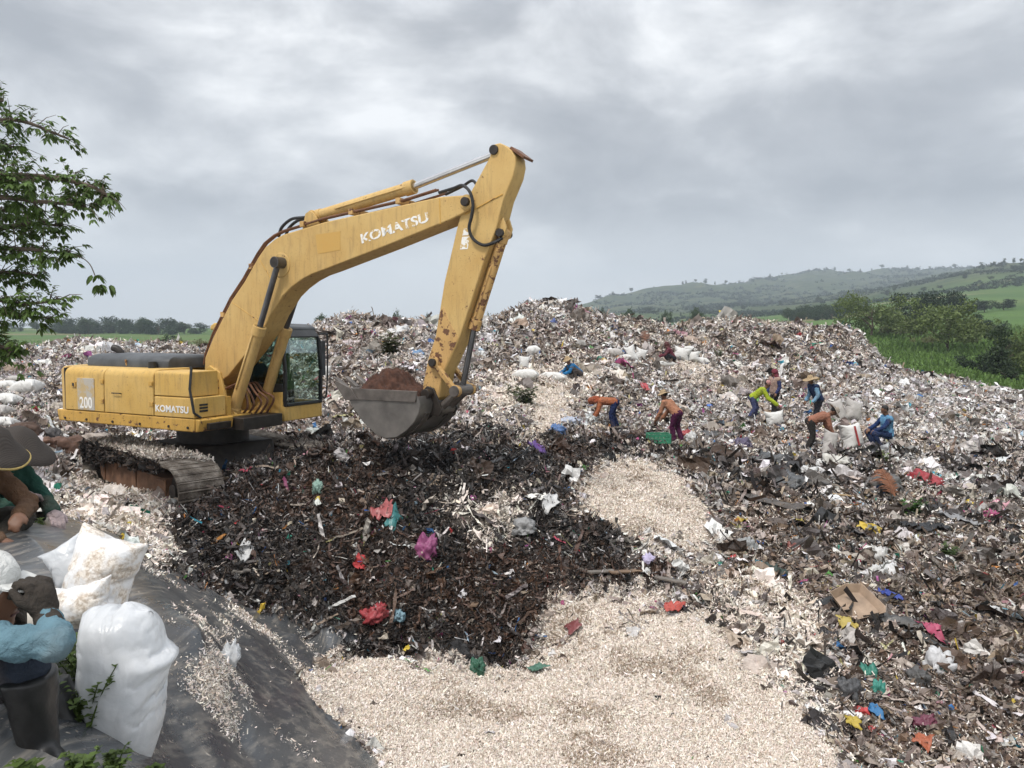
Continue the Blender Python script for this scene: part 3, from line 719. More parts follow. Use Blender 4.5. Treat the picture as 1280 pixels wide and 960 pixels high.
tr = t.n('ShaderNodeBsdfTransparent'); tr.inputs['Color'].default_value = (.86, .93, .91, 1); ms = t.n('ShaderNodeMixShader'); ms.inputs[0].default_value = .10
t.l(tr.outputs[0], ms.inputs[1]); t.l(g.outputs[0], ms.inputs[2]); t.l(ms.outputs[0], t.out.inputs['Surface']); M_GLASS = t.m
t = NT('dark_cab_glass'); g = t.n('ShaderNodeBsdfGlossy'); g.inputs['Roughness'].default_value = .05; g.inputs['Color'].default_value = (.7, .8, .8, 1)
tr = t.n('ShaderNodeBsdfTransparent'); tr.inputs['Color'].default_value = (.42, .56, .52, 1); ms = t.n('ShaderNodeMixShader'); ms.inputs[0].default_value = .10
t.l(tr.outputs[0], ms.inputs[1]); t.l(g.outputs[0], ms.inputs[2]); t.l(ms.outputs[0], t.out.inputs['Surface']); M_GLASSD = t.m

def smooth_path_(p): return [Vector(q) for q in p]
EX = empty('excavator', (-5.46, 13.95, 0), R(-27))
tag(EX, 'yellow crawler excavator with its loaded bucket raised over the dark rubbish', 'excavator')
# undercarriage
TRK = R(-17)
def track(yc):
    """one chain of shoes round its frame, in undercarriage axes"""
    HL, rr, zc = 1.78, .38, .46
    path = []; n1 = 22
    for k in range(n1): path.append((-HL + 2 * HL * k / n1, zc + rr, 0))
    for k in range(9): a = math.pi / 2 - math.pi * k / 9; path.append((HL + rr * math.cos(a), zc + rr * math.sin(a), 0))
    for k in range(n1): path.append((HL - 2 * HL * k / n1, zc - rr, 0))
    for k in range(9): a = -math.pi / 2 - math.pi * k / 9; path.append((-HL + rr * math.cos(a), zc + rr * math.sin(a), 0))
    m = MB(); N = len(path)
    for i in range(N):
        a = Vector(path[i][:2]); b = Vector(path[(i + 1) % N][:2]); d = (b - a).normalized(); nn_ = Vector((-d.y, d.x)); c = (a + b) / 2; L = (b - a).length * .47
        w = .36
        def q(s, h): return (c.x + d.x * s + nn_.x * h, c.y + d.y * s + nn_.y * h)
        prof = [q(-L, -.015), q(L, -.015), q(L, .012), q(L * .9, .016), q(-L * .55, .02), q(-L * .65, .035), q(-L * .85, .035), q(-L * .95, .014), q(-L, .012)]
        m.prism(prof, yc - w, yc + w)
        m.prism([q(-L * 1.1, -.10), q(L * 1.1, -.10), q(L * 1.1, -.012), q(-L * 1.1, -.012)], yc - .10, yc - .04)
        m.prism([q(-L * 1.1, -.10), q(L * 1.1, -.10), q(L * 1.1, -.012), q(-L * 1.1, -.012)], yc + .04, yc + .10)
    tr = m.build('track', M_SHOE, EX, .006, 1, rot=(0, 0, TRK))
    f = MB(); s = -1 if yc < 0 else 1
    f.prism([(-1.45, .30), (-1.5, .62), (1.45, .62), (1.55, .30), (1.4, .22), (-1.3, .22)], yc - .27, yc + .27)
    f.box(-1.28, -1.20, yc + s * .272, yc + s * .295, .24, .60); f.box(.2, .28, yc + s * .272, yc + s * .295, .24, .60); f.box(1.2, 1.52, yc + s * .272, yc + s * .30, .28, .60)
    f.build('track_frame', M_TRACKF, tr, .012)
    for x, nm, r in ((1.78, 'idler_wheel', .33), (-1.78, 'drive_sprocket', .33)):
        g = MB().tube([(x, yc - .2, .46), (x, yc - .16, .46), (x, yc + .16, .46), (x, yc + .2, .46)], [r * .8, r, r, r * .8], 24)
        g.tube([(x, yc - .30, .46), (x, yc + .30, .46)], .12, 16); g.build(nm, M_GREASE, tr, .008)
    for k in range(7):
        x = -1.3 + k * 2.6 / 6
        MB().tube([(x, yc - .28, .19), (x, yc - .10, .19), (x, yc + .10, .19), (x, yc + .28, .19)], [.07, .10, .10, .07], 14).build('roller', M_GREASE, tr)
    return tr
track(-1.19); track(1.19)
uc = MB(); uc.prism([(-.95, .55), (-.7, .95), (.7, .95), (.95, .55), (.7, .40), (-.7, .40)], -.8, .8); uc.build('undercarriage', M_GREASE, EX, .03, rot=(0, 0, TRK))
MB().tube([(0, 0, .94), (0, 0, 1.32)], .62, 36).build('slew_ring', M_GREASE, EX)
# upper frame
fr = MB()
fr.prism([(-2.40, 1.315), (-2.44, 1.515), (1.09, 1.515), (1.09, 1.30)], -1.345, -.70)
fr.box(-2.40, 1.05, -.69, 1.30, 1.30, 1.50); fr.prism([(1.092, 1.30), (1.092, 1.515), (1.20, 1.50), (1.16, 1.31)], -1.33, -.62)
fr.build('upper_frame', M_SKIRT, EX, .018)
dk = MB().box(.10, 1.40, -.60, .30, 1.26, 1.47); dk.build('boom_foot_deck', M_GREASE, EX, .01)
def panel(name, r0, r1, z0, z1, y0, y1, top=.14, mat=M_YEL, par=None, b=.012):
    """a hood panel with its upper outer edge rounded over"""
    m = MB(); prof = [(y0, z0)] + [(y0 + .012 + top * (1 - math.cos(a)), z1 - top + top * math.sin(a)) for a in np.linspace(0, math.pi / 2, 7)] + [(y1, z1), (y1, z0)]
    n = len(prof)
    m.add([(r0, y, z) for y, z in prof] + [(r1, y, z) for y, z in prof], [tuple(range(n)), tuple(range(2 * n - 1, n - 1, -1))] + [(i, i + n, (i + 1) % n + n, (i + 1) % n) for i in range(n)])
    return m.build(name, mat, par or EX, b, 2, sharp=50)
d1 = panel('engine_door', -2.18, -1.115, 1.525, 2.29, -1.35, -.55)
d2 = panel('engine_door', -1.10, .145, 1.525, 2.29, -1.35, -.55)
panel('tank_cover', .16, .99, 1.865, 2.27, -1.335, -.75, .06)
st = panel('storage_box', .16, 1.10, 1.525, 1.855, -1.35, -.70, .03)
panel('engine_hood_deck', -2.18, -.45, 1.525, 2.27, -.54, 1.28, .03)
MB().box(.40, .86, -.745, -.60, 1.5, 2.12).build('fuel_tank', M_SKIRT, EX, .02)
for x_, d_ in ((-1.15, d1), (.10, d2)):
    for z_ in (1.68, 2.02): MB().box(x_ - .05, x_ + .03, -1.360, -1.348, z_, z_ + .07).tube([(x_ + .035, -1.358, z_ - .005), (x_ + .035, -1.358, z_ + .075)], .011, 8).build('door_hinge', M_SKIRT, d_, .003)
for x_ in (-2.2, -1.6, -.9, -.2, .5, .95): MB().tube([(x_, -1.346, 1.37), (x_, -1.362, 1.37)], .022, 6).build('bolt', M_GREASE, EX)
MB().tube(smooth_path_([(-.85, -1.35, 1.86), (-.85, -1.385, 1.87), (-.65, -1.385, 1.87), (-.65, -1.35, 1.86)]), .009, 8).build('door_handle', M_BLACK, d2)
# counterweight: a curved block at the tail
cw = MB(); prof = []
for a in np.linspace(-1, 1, 15): prof.append((-2.30 - .42 * (1 - abs(a) ** 2.6), a * 1.33))
prof = prof + [(-2.2, 1.33), (-2.2, -1.33)]; n = len(prof)
cw.add([(x, y, 1.36) for x, y in prof] + [(x, y, 2.24) for x, y in prof] + [(x * .985, y * .97, 2.30) for x, y in prof],
       [tuple(range(n - 1, -1, -1)), tuple(range(2 * n, 3 * n))] + [(i + k * n, (i + 1) % n + k * n, (i + 1) % n + (k + 1) * n, i + (k + 1) * n) for i in range(n) for k in (0, 1)])
cw.build('counterweight', M_YELB, EX, .03, 3)
MB().box(-2.198, -2.182, -1.34, 1.2, 1.53, 2.27).build('seal_strip', M_BLACK, EX)
# door latch, decal, lettering
la = MB().box(-1.98, -1.86, -1.362, -1.345, 1.93, 2.03).build('door_latch', M_SKIRT, d1, .004)
MB().box(-1.945, -1.895, -1.366, -1.36, 1.955, 2.005).build('latch_handle', M_BLACK, la)
MB().box(-1.82, -1.36, -1.357, -1.335, 1.54, 2.10).build('worn_decal', M_DECAL, d1, .003)
put('model_number', fit_text('200', .34, .20, .02), M_WHITE, d1, (-1.76, -1.357, 1.57))
put('lettering', fit_text('KOMATSU', .78, .115, .03), M_WHITE, st, (.20, -1.351, 1.60))
hl_ = MB().tube([(.99, -1.30, 2.36), (1.01, -1.30, 2.32), (1.03, -1.36, 2.0), (1.11, -1.36, 1.62), (1.14, -1.25, 1.53)], .021, 8).build('handrail', M_BLACK, EX)
vn = MB()
for k in range(3): vn.box(1.10, 1.112, -1.24, -1.08, 1.62 + k * .05, 1.65 + k * .05)
vn.build('vent', M_BLACK, EX)
MB().prism([(1.20, 1.33), (1.205, 1.44), (1.28, 1.44), (1.27, 1.33)], -1.2, -.75).build('step', M_GREASE, EX, .008)
# engine hood: a dark grey rounded lid
hd = MB(); secs = []
for x, s in ((-2.32, .55), (-2.28, .85), (-2.15, .97), (-1.4, 1.0), (-.8, 1.0), (-.25, .97), (-.10, .85), (-.05, .5)):
    secs.append([(x, -.88 * s if abs(s) < 2 else 0, 2.275)] + [(x, -.88 * s * math.cos(a) ** .45 if math.cos(a) > 1e-6 else 0, 2.30 + .215 * (s ** .6) * math.sin(a) ** .6) for a in np.linspace(0.02, math.pi / 2, 8)] + [(x, .88 * s * abs(math.cos(a)) ** .45, 2.30 + .215 * (s ** .6) * math.sin(a) ** .6) for a in np.linspace(math.pi / 2, math.pi - .02, 8)[1:]] + [(x, .88 * s, 2.275)])
n = len(secs[0]); hd.add([q for s in secs for q in s], [(i * n + k, i * n + k + 1, (i + 1) * n + k + 1, (i + 1) * n + k) for i in range(len(secs) - 1) for k in range(n - 1)] + [tuple(range(n - 1, -1, -1)), tuple((len(secs) - 1) * n + k for k in range(n))])
hd.v = [(x, -.34 + y * .66, z) for x, y, z in hd.v]; hd.build('engine_hood', M_HOOD, EX, sharp=45)
lt = MB().box(-1.15, -1.0, -.905, -.86, 2.31, 2.37).tube([(-1.08, -.9, 2.30), (-1.08, -.93, 2.42)], .02, 8); lt.build('hood_latch', M_RUSTY, EX, .004)
MB().tube([(-.32, -.98, 2.29), (-.32, -.98, 2.40), (-.32, -.98, 2.41)], [.07, .07, .05], 16).build('filler_cap', M_BLACK, EX)
MB().tube([(-1.98, -.35, 2.42), (-1.99, -.35, 2.52), (-2.06, -.38, 2.59), (-2.14, -.40, 2.61)], [.06, .065, .07, .065], 16).build('exhaust_pipe', M_GREASE, EX)
# boom
BOOM = [(.28,1.944),(.12,2.02),(.068,2.123),(.101,2.452),(.335,2.837),(.785,3.448),(1.098,3.763),(1.434,4.169),(1.60,4.33),(1.81,4.45),(1.995,4.515),(2.872,4.665),(5.051,4.895),(5.449,4.887),(5.57,4.86),(5.62,4.77),(5.59,4.69),(5.447,4.629),(5.214,4.548),(4.051,4.225),(2.856,3.911),(2.60,3.85),(2.392,3.772),(2.16,3.65),(1.967,3.511),(1.684,3.194),(1.533,2.964),(1.133,2.566),(.661,2.139)]
boom = MB().prism(BOOM, -.225, .225).build('boom', M_YELB, EX, .016)
for p, r in (((.33, 2.13), .15), ((1.94, 4.02), .20), ((5.507, 4.785), .11)):
    MB().tube([(p[0], -.24, p[1]), (p[0], .24, p[1])], r, 24).build('boom_boss', M_YELB, boom, .008)
for p, r, w in (((.33, 2.13), .07, .30), ((1.99, 4.05), .085, .44), ((5.507, 4.785), .065, .30)):
    MB().tube([(p[0], -w, p[1]), (p[0], w, p[1])], r, 18).build('pivot_pin', M_GREASE, boom, .006)
w_, h_ = 1.27, .15
put('lettering', fit_text('KOMATSU', w_, h_, .03), M_WORN, boom, (3.62, -.2265, 4.285), (0, -math.atan2(.265, 1.25), 0))
MB().prism([(2.69, 4.475), (3.19, 4.452 + .05), (3.19, 4.21), (2.73, 4.165)], -.229, -.2).build('orange_patch', M_PATCH, boom)
for q in ([(5.05, 4.88), (5.06, 4.50)], [(1.45, 4.15), (1.75, 3.75)], [(.80, 3.42), (1.55, 3.02)]):
    MB().tube([(q[0][0], -.226, q[0][1]), (q[1][0], -.226, q[1][1])], .007, 6).build('weld_seam', M_SKIRT, boom)
# pipes along the boom
pp = MB()
for dy, dz in ((-.19, .05), (-.13, .06), (.12, .05)):
    pts = [(.06, 2.3), (.10, 2.48), (.31, 2.86), (.76, 3.47), (1.07, 3.79), (1.41, 4.2), (1.58, 4.37), (1.8, 4.49), (2.0, 4.55), (2.87, 4.70), (3.6, 4.78), (4.4, 4.87), (5.0, 4.95 + .03)]
    pp.tube([(x - .03, dy, z + dz * .6) for x, z in pts], .019, 8)
pp.build('hydraulic_pipe', M_PIPE, boom)
for x, z in ((.55, 3.17), (1.25, 3.98), (2.4, 4.62), (3.4, 4.75), (4.3, 4.85)): MB().box(x - .04, x + .04, -.23, .18, z, z + .09).build('pipe_clamp', M_RUSTY, boom, .004)
# stick
STICK = [(5.86,5.40),(5.875,5.50),(5.93,5.57),(6.02,5.58),(6.10,5.54),(6.20,5.46),(6.257,5.372),(6.27,5.26),(6.232,5.10),(6.16,4.95),(6.08,4.789),(5.964,4.405),(5.78,3.984),(5.359,2.856),(5.163,2.475),(5.06,2.30),(4.98,1.93),(4.90,1.87),(4.78,1.88),(4.70,1.97),(4.69,2.10),(4.796,2.528),(4.927,2.854),(5.088,3.66),(5.327,4.489),(5.40,4.72),(5.572,4.976)]
stick = MB().prism(STICK, -.17, .17).build('stick', M_YELB, EX, .014)
MB().prism([(4.70, 2.0), (4.70, 2.10), (4.80, 2.50), (4.93, 2.84), (5.0, 3.2), (5.08, 3.3), (5.16, 3.1), (5.33, 2.83), (5.15, 2.48), (5.05, 2.30), (4.97, 1.95), (4.9, 1.885), (4.78, 1.895)], -.176, .176).build('stick_end', M_RUSTY, stick, .01)
for p, r, w in (((5.93, 5.49), .07, .2), ((4.85, 1.99), .075, .36), ((4.93, 2.46), .06, .3), ((6.0, 4.33), .06, .16)): MB().tube([(p[0], -w, p[1]), (p[0], w, p[1])], r, 18).build('pivot_pin', M_GREASE, stick, .006)
MB().tube([(5.46, -.176, 4.62), (5.9, -.176, 4.80), (6.07, -.176, 4.86)], .008, 6).build('weld_seam', M_SKIRT, stick)
MB().prism([(5.36, 4.12), (5.40, 4.30), (5.53, 4.30), (5.49, 4.12)], -.1735, -.15).prism([(5.40, 4.32), (5.43, 4.42), (5.52, 4.42), (5.50, 4.32)], -.1735, -.15).build('warning_label', M_WORN, stick)
MB().prism([(5.93, 4.30), (5.96, 4.47), (6.04, 4.55), (6.09, 4.40), (6.05, 4.27), (5.99, 4.25)], -.11, -.07).prism([(5.93, 4.30), (5.96, 4.47), (6.04, 4.55), (6.09, 4.40), (6.05, 4.27), (5.99, 4.25)], .07, .11).build('cylinder_bracket', M_YELB, stick, .006)
MB().prism([(6.16, 5.49), (6.19, 5.52), (6.40, 5.36), (6.38, 5.33)], -.15, .15).build('top_plate', M_PIPE, stick, .004)
# cylinders
def cylinder(name, a, b, c, y, rb, rr, rodmat, bodymat=M_YELB):
    a, b, c = [Vector((p[0], y, p[1])) for p in (a, b, c)]; d = (b - a).normalized()
    m = MB().tube([a, b], rb, 20).tube([b - d * .16, b], rb * 1.18, 20).tube([a, a + d * .14], rb * 1.14, 20)
    m.tube([(a.x, y - rb * 1.1, a.z), (a.x, y + rb * 1.1, a.z)], rb * 1.05, 18); m.tube([a + d * .5 + Vector((0, -rb * 1.1, 0)), b - d * .1 + Vector((0, -rb * 1.1, 0))], .014, 6)
    o = m.build(name, bodymat, EX, .006)
    k = MB().tube([b, c], rr, 16).tube([(c.x, y - rb, c.z), (c.x, y + rb, c.z)], rb * .95, 18); k.build('piston_rod', rodmat, o)
    return o
bc1 = cylinder('boom_cylinder', (.871, 1.484), (1.553, 3.004), (1.99, 4.05), -.34, .098, .05, M_RODDULL)
bc2 = cylinder('boom_cylinder', (.871, 1.484), (1.49, 2.98), (1.99, 4.05), .34, .098, .05, M_RODDULL)
cylinder('arm_cylinder', (2.50, 4.80), (4.454, 5.13), (5.93, 5.49), 0, .095, .052, M_CHROME)
cylinder('bucket_cylinder', (6.0, 4.33), (5.49, 2.95), (5.289, 2.07), 0, .075, .045, M_RODDULL, M_RUSTY)
ab = MB()
for y in (-.13, .13): ab.prism([(2.35, 4.60), (2.42, 4.84), (2.52, 4.88), (2.60, 4.82), (2.70, 4.66)], y - .025, y + .025)
ab.build('cylinder_bracket', M_YELB, boom, .006)
# links and bucket
for y in (-.215, .215): MB().tube([(4.93, y, 2.46), (5.30, y, 2.04)], .05, 4).tube([(4.93, y - .04, 2.46), (4.93, y + .04, 2.46)], .09, 16).tube([(5.30, y - .04, 2.04), (5.30, y + .04, 2.04)], .09, 16).build('link_arm', M_RUSTY, EX, .006)
hk = MB()
hk.tube([(5.30, -.27, 2.04), (5.30, .27, 2.04)], .085, 16)
for y in (-.12, .12): hk.tube([(5.30, y, 2.04), (4.96, y, 1.745)], .06, 8)
hk.tube([(4.96, -.22, 1.745), (4.96, .22, 1.745)], .09, 16)
hk.build('bucket_link', M_STEEL, EX, .006)
shell = [(3.52, 2.03), (3.638, 1.805), (3.86, 1.55), (4.10, 1.365), (4.28, 1.315), (4.49, 1.345), (4.66, 1.45), (4.80, 1.58), (4.885, 1.72), (4.91, 1.85), (4.86, 1.97)]
W = .56
bk = MB(); n = len(shell)
def offs(pts, d):
    out = []
    for i, p in enumerate(pts):
        a = Vector(pts[max(i - 1, 0)]); b = Vector(pts[min(i + 1, len(pts) - 1)]); tt = (b - a).normalized(); out.append((p[0] - tt.y * d, p[1] + tt.x * d))
    return out
inn = offs(shell, .035)
bk.prism(shell + inn[::-1], -W, W)
for y0, y1 in ((-W - .022, -W + .004), (W - .004, W + .022)): bk.prism(shell + [(4.83, 2.03)], y0, y1)
bucket = bk.build('bucket', M_BUCK, EX, .008)
for y in (-W - .045, W + .024): MB().prism([(3.45, 2.055), (3.53, 1.88), (4.84, 1.885), (4.88, 2.05)], y, y + .021).build('rim_plate', M_STEEL, bucket, .005)
for y in (-W - .062, W + .046): MB().prism([(3.36, 2.12), (3.40, 2.16), (3.68, 2.05), (3.80, 1.88), (3.56, 1.865)], y, y + .016).build('side_cutter', M_STEEL, bucket, .005)
for y in np.linspace(-W + .05, W - .05, 5):
    MB().prism([(3.55, 1.96), (3.53, 2.06), (3.34, 2.19), (3.29, 2.21), (3.36, 2.12)], y - .045, y + .045).build('tooth', M_STEEL, bucket, .006)
for y in (-.235, .195): MB().prism([(4.66, 1.47), (4.72, 2.02), (4.80, 2.10), (4.92, 2.07), (5.02, 1.86), (5.07, 1.74), (5.02, 1.66), (4.90, 1.66)], y, y + .04).build('bucket_ear', M_GREASE, bucket, .008)
for y in (-.35, .35): MB().prism(offs(shell[3:9], -.025) + shell[3:9][::-1], y - .06, y + .06).build('wear_strip', M_STEEL, bucket, .004)
# hoses
hs = MB()
def smooth_path(pts, k=6):
    P = [Vector(p) for p in pts]; out = []
    for i in range(len(P) - 1):
        p0, p1, p2, p3 = P[max(i - 1, 0)], P[i], P[i + 1], P[min(i + 2, len(P) - 1)]
        for s in range(k):
            u = s / k; out.append(.5 * ((2 * p1) + (p2 - p0) * u + (2 * p0 - 5 * p1 + 4 * p2 - p3) * u * u + (3 * p1 - p0 - 3 * p2 + p3) * u ** 3))
    return out + [P[-1]]
hs.tube(smooth_path([(5.0, -.16, 4.97), (5.284, -.22, 5.00), (5.459, -.26, 5.02), (5.592, -.28, 4.916), (5.644, -.28, 4.743), (5.617, -.27, 4.575), (5.563, -.25, 4.408), (5.615, -.23, 4.257), (5.773, -.21, 4.159), (5.942, -.18, 4.195), (6.02, -.10, 4.257)]), .024, 8)
hs.tube(smooth_path([(5.0, .02, 4.97), (5.3, .0, 5.06), (5.5, -.05, 5.12), (5.62, -.1, 5.02)]), .022, 8)
hs.build('hydraulic_hose', M_HOSE, stick)
h2 = MB()
for y in (-.10, .06): h2.tube(smooth_path([(1.78, y, 4.50), (1.86, y, 4.66), (2.08, y, 4.78), (2.36, y, 4.79), (2.55, y, 4.83)]), .026, 8)
h2.build('hydraulic_hose', M_HOSE, boom)
h3 = MB()
for k, y in enumerate((-.22, -.12, .0, .1, .2)): h3.tube(smooth_path([(.95 + .04 * k, y, 1.46), (1.12 + .05 * k, y - .02, 1.62 + .03 * k), (1.05, y, 1.86), (.85, y + .03, 2.0), (.55, y, 1.9)]), .02, 8)
h3.build('hydraulic_hose', M_PIPE, EX)
bs = MB()
for y in (-.27, .24): bs.prism([(-.15, 1.48), (.02, 2.15), (.25, 2.32), (.50, 2.20), (.72, 1.48)], y, y + .05)
for y in (-.43, .40): bs.prism([(.70, 1.46), (.76, 1.56), (.90, 1.60), (1.02, 1.52), (1.06, 1.46)], y, y + .05)
bs.build('boom_bracket', M_YEL, EX, .012)
cb = MB().box(.1, 1.0, -.60, -.48, 1.47, 1.82).build('cover_plate', M_SKIRT, EX, .015)
MB().box(1.30, 1.335, -.24, .28, 1.30, 1.42).build('deck_edge', M_SKIRT, EX, .006)
# cab
CY0, CY1 = .37, 1.36
cab = empty('cab_anchor', (0, 0, 0)); bpy.data.objects.remove(cab)
cp = MB(); FRONT = [(1.40, 1.58), (1.43, 2.2), (1.36, 2.80), (1.25, 2.97)]
cb_ = MB().prism([(-.35, 1.31), (-.35, 1.60), (.35, 1.72), (.62, 1.58), (.75, 1.80), (1.36, 1.84), (1.39, 1.56), (1.39, 1.31)], CY0, CY0 + .05)
cb_.box(-.35, 1.39, CY1 - .05, CY1, 1.31, 1.62).box(1.34, 1.39, CY0 + .05, CY1 - .05, 1.31, 1.575).box(-.35, -.30, CY0 + .05, CY1 - .05, 1.31, 2.2).box(-.30, 1.34, CY0 + .05, CY1 - .05, 1.31, 1.36)
cabo = cb_.build('cab', M_YEL, EX, .02)
MB().prism([(.40, 1.46), (1.0, 1.46), (1.0, 1.51), (.40, 1.51)], CY0 - .006, CY0 + .01).build('scuff_strip', M_GREASE, cabo)
pl_ = MB()
def pillar(path, y, w=.05, d=.05):
    for a, b in zip(path[:-1], path[1:]):
        pl_.prism([(a[0] - d, a[1]), (b[0] - d, b[1]), (b[0], b[1]), (a[0], a[1])], y, y + w)
for y in (CY0, CY1 - .05): pillar([(1.40, 1.57), (1.43, 2.2), (1.38, 2.78), (1.26, 2.93)], y, .05, .07)
for y in (CY0 + .002, CY1 - .052): pillar([(.60, 1.62), (.62, 2.90)], y, .05, .09); pillar([(-.28, 1.62), (-.24, 2.90)], y, .05, .10)
pl_.box(1.33, 1.41, CY0 + .05, CY1 - .05, 1.572, 1.63); pl_.prism([(1.20, 2.86), (1.34, 2.80), (1.385, 2.82), (1.26, 2.95)], CY0 + .05, CY1 - .05)
pl_.box(-.3, 1.22, CY0 + .001, CY0 + .05, 2.86, 2.94).box(-.3, 1.22, CY1 - .05, CY1 - .001, 2.86, 2.94).box(-.33, -.24, CY0 + .05, CY1 - .05, 2.2, 2.28)
pl_.prism([(.62, 1.60), (.62, 1.98), (1.32, 1.98), (1.37, 1.845), (.74, 1.805)], CY0 + .003, CY0 + .045)
pl_.build('cab_frame', M_BLACK, cabo, .012)
rf = MB().prism([(-.42, 2.94), (-.42, 3.02), (-.32, 3.075), (.62, 3.075), (.62, 2.94)], CY0 - .01, CY1 + .01).build('roof', M_YEL, cabo, .03, 3)
MB().prism([(.621, 2.94), (.621, 3.07), (1.10, 3.05), (1.25, 3.0), (1.27, 2.93)], CY0 - .012, CY1 + .012).build('roof_front', M_HOOD, cabo, .03, 3)
def pane(name, m, mat): return m.build(name, mat, cabo)
pane('front_window', MB().prism([(1.365, 1.63), (1.395, 2.2), (1.345, 2.76), (1.26, 2.86), (1.25, 2.86), (1.335, 2.76), (1.385, 2.2), (1.355, 1.63)], CY0 + .05, CY1 - .05), M_GLASS)
pane('side_window', MB().box(.61, 1.34, CY0 + .015, CY0 + .022, 1.98, 2.86), M_GLASSD)
pane('side_window', MB().box(-.27, .53, CY0 + .015, CY0 + .022, 1.68, 2.86), M_GLASSD)
pane('door_window', MB().box(.61, 1.34, CY1 - .03, CY1 - .022, 1.63, 2.86), M_GLASS)
pane('rear_window', MB().box(-.30, -.29, CY0 + .05, CY1 - .05, 2.28, 2.86), M_GLASSD)
se = MB().box(.05, .52, .62, 1.10, 1.62, 1.78).prism([(.0, 1.78), (-.10, 2.45), (.02, 2.47), (.12, 1.78)], .62, 1.10).prism([(-.10, 2.47), (-.12, 2.66), (-.04, 2.67), (.0, 2.48)], .72, 1.0)
se.build('seat', M_BLACK, cabo, .04, 3)
cn = MB().box(.1, .8, .45, .55, 1.36, 1.98).box(.1, .8, 1.16, 1.26, 1.36, 1.98).tube([(.75, .5, 1.98), (.80, .5, 2.18)], .022, 8).tube([(.75, 1.2, 1.98), (.80, 1.2, 2.18)], .022, 8).tube([(1.1, .80, 1.36), (1.02, .80, 1.95)], .015, 8).tube([(1.1, .95, 1.36), (1.02, .95, 1.95)], .015, 8).box(1.14, 1.22, .47, .66, 1.9, 2.06)
cn.build('control_console', M_BLACK, cabo, .01)
mr = MB().tube(smooth_path([(1.34, CY1 + .01, 2.86), (1.42, CY1 + .10, 2.87), (1.44, CY1 + .12, 2.75), (1.40, CY1 + .12, 1.75), (1.36, CY1 + .02, 1.68)], 5), .016, 8).build('grab_rail', M_BLACK, cabo)
MB().prism([(1.36, 2.10), (1.36, 2.72), (1.385, 2.74), (1.385, 2.08)], CY1 + .008, CY1 + .13).build('mirror', M_HOOD, cabo, .01)
# mud and shreds caked on the near track
M_MUD = simple_mat('caked_mud', (.10, .072, .05), .95, 0, .5, 7, bstr=.8)
EX_W = Matrix.Translation(EX.location) @ Matrix.Rotation(R(-27), 4, 'Z') @ Matrix.Rotation(TRK, 4, 'Z')
n = 9000
lx = rng.uniform(-2.0, 1.9, n); ly = -1.19 + rng.uniform(-.36, .36, n)
keep = fbm(lx * 2, ly * 4, 611, 3) + (lx < 1.2) * .35 - (lx > 1.3) * .35 > rng.uniform(-.3, .5, n)
lx, ly = lx[keep], ly[keep]; lz = .87 + .05 * rng.uniform(0, 1, len(lx)) ** 2 - np.clip(lx - 1.78, 0, 1) ** 2 * 1.5
Pw = (np.array(EX_W.to_3x3()) @ np.stack([lx, ly, lz])).T + np.array(EX_W.translation)
cc = colours('white', len(Pw)) * rng.uniform(.45, .95, (len(Pw), 1)); Nz = np.tile([0, 0, 1.0], (len(Pw), 1))
# fringe of fibres hanging over the outer edge
m2 = 3200; fx = rng.uniform(-2.1, 1.5, m2); fy = np.full(m2, -1.19 - .37); fzz = .84 - .24 * rng.uniform(0, 1, m2) ** 1.6 * np.clip(1.2 + fbm(fx * 2.2, fx * 0, 621, 3), .3, 2) * np.clip(1.25 - .35 * (fx + 2), .25, 1.3)
Pf = (np.array(EX_W.to_3x3()) @ np.stack([fx, fy, fzz])).T + np.array(EX_W.translation); sgn = np.array(EX_W.to_3x3()) @ np.array([0, -1.0, .25])
v, f, c = build_pieces([(T_SHRED, Pw, Nz, np.exp(rng.normal(-2.75, .3, len(Pw))), cc, .5, .2), (T_STRIP, Pf, np.tile(sgn, (m2, 1)), np.exp(rng.normal(-2.75, .4, m2)), colours('dark', m2) * 1.5, .6, .1)])
me = fast_mesh('caked', v, f, False); col_attr(me, c)
ck = put('caked_debris', me, M_SHR, EX); ck.matrix_parent_inverse = (Matrix.Translation(EX.location) @ Matrix.Rotation(R(-27), 4, 'Z')).inverted(); ck['kind'] = 'stuff'
# soil heap in the bucket
sl = MB(); N = 60; vs = []; fs = []
for j in range(N):
    for i in range(N):
        x = 3.60 + 1.18 * i / (N - 1); y = -.53 + 1.06 * j / (N - 1)
        e = max(0, 1 - ((x - 3.98) / .46) ** 2 - ((y) / .60) ** 2); edge = min(i, j, N - 1 - i, N - 1 - j)
        vs.append((x, y, 1.96 + .30 * e + .09 * mnoise.noise(Vector((x * 5, y * 5, 1))) + .07 * (1 - 2 * abs(mnoise.noise(Vector((x * 9, y * 9, 2))))) + .04 * mnoise.noise(Vector((x * 22, y * 22, 2))) - (.12 if edge == 0 else 0)))
for j in range(N - 1):
    for i in range(N - 1): fs.append((j * N + i, j * N + i + 1, (j + 1) * N + i + 1, (j + 1) * N + i))
base = [(x, y, 1.80) for x, y, z in vs]; NN = N * N
ring = [i for i in range(N)] + [j * N + N - 1 for j in range(1, N)] + [(N - 1) * N + i for i in range(N - 2, -1, -1)] + [j * N for j in range(N - 2, 0, -1)]
sl.add(vs + [(vs[i][0] * .9 + .42, vs[i][1] * .85, 1.75) for i in ring], fs + [(ring[k], ring[(k + 1) % len(ring)], NN + (k + 1) % len(ring), NN + k) for k in range(len(ring))] + [tuple(NN + k for k in range(len(ring)))])
soil = simple_mat('red_brown_soil', (.075, .035, .023), .95, 0, .55, 9, bstr=.9)
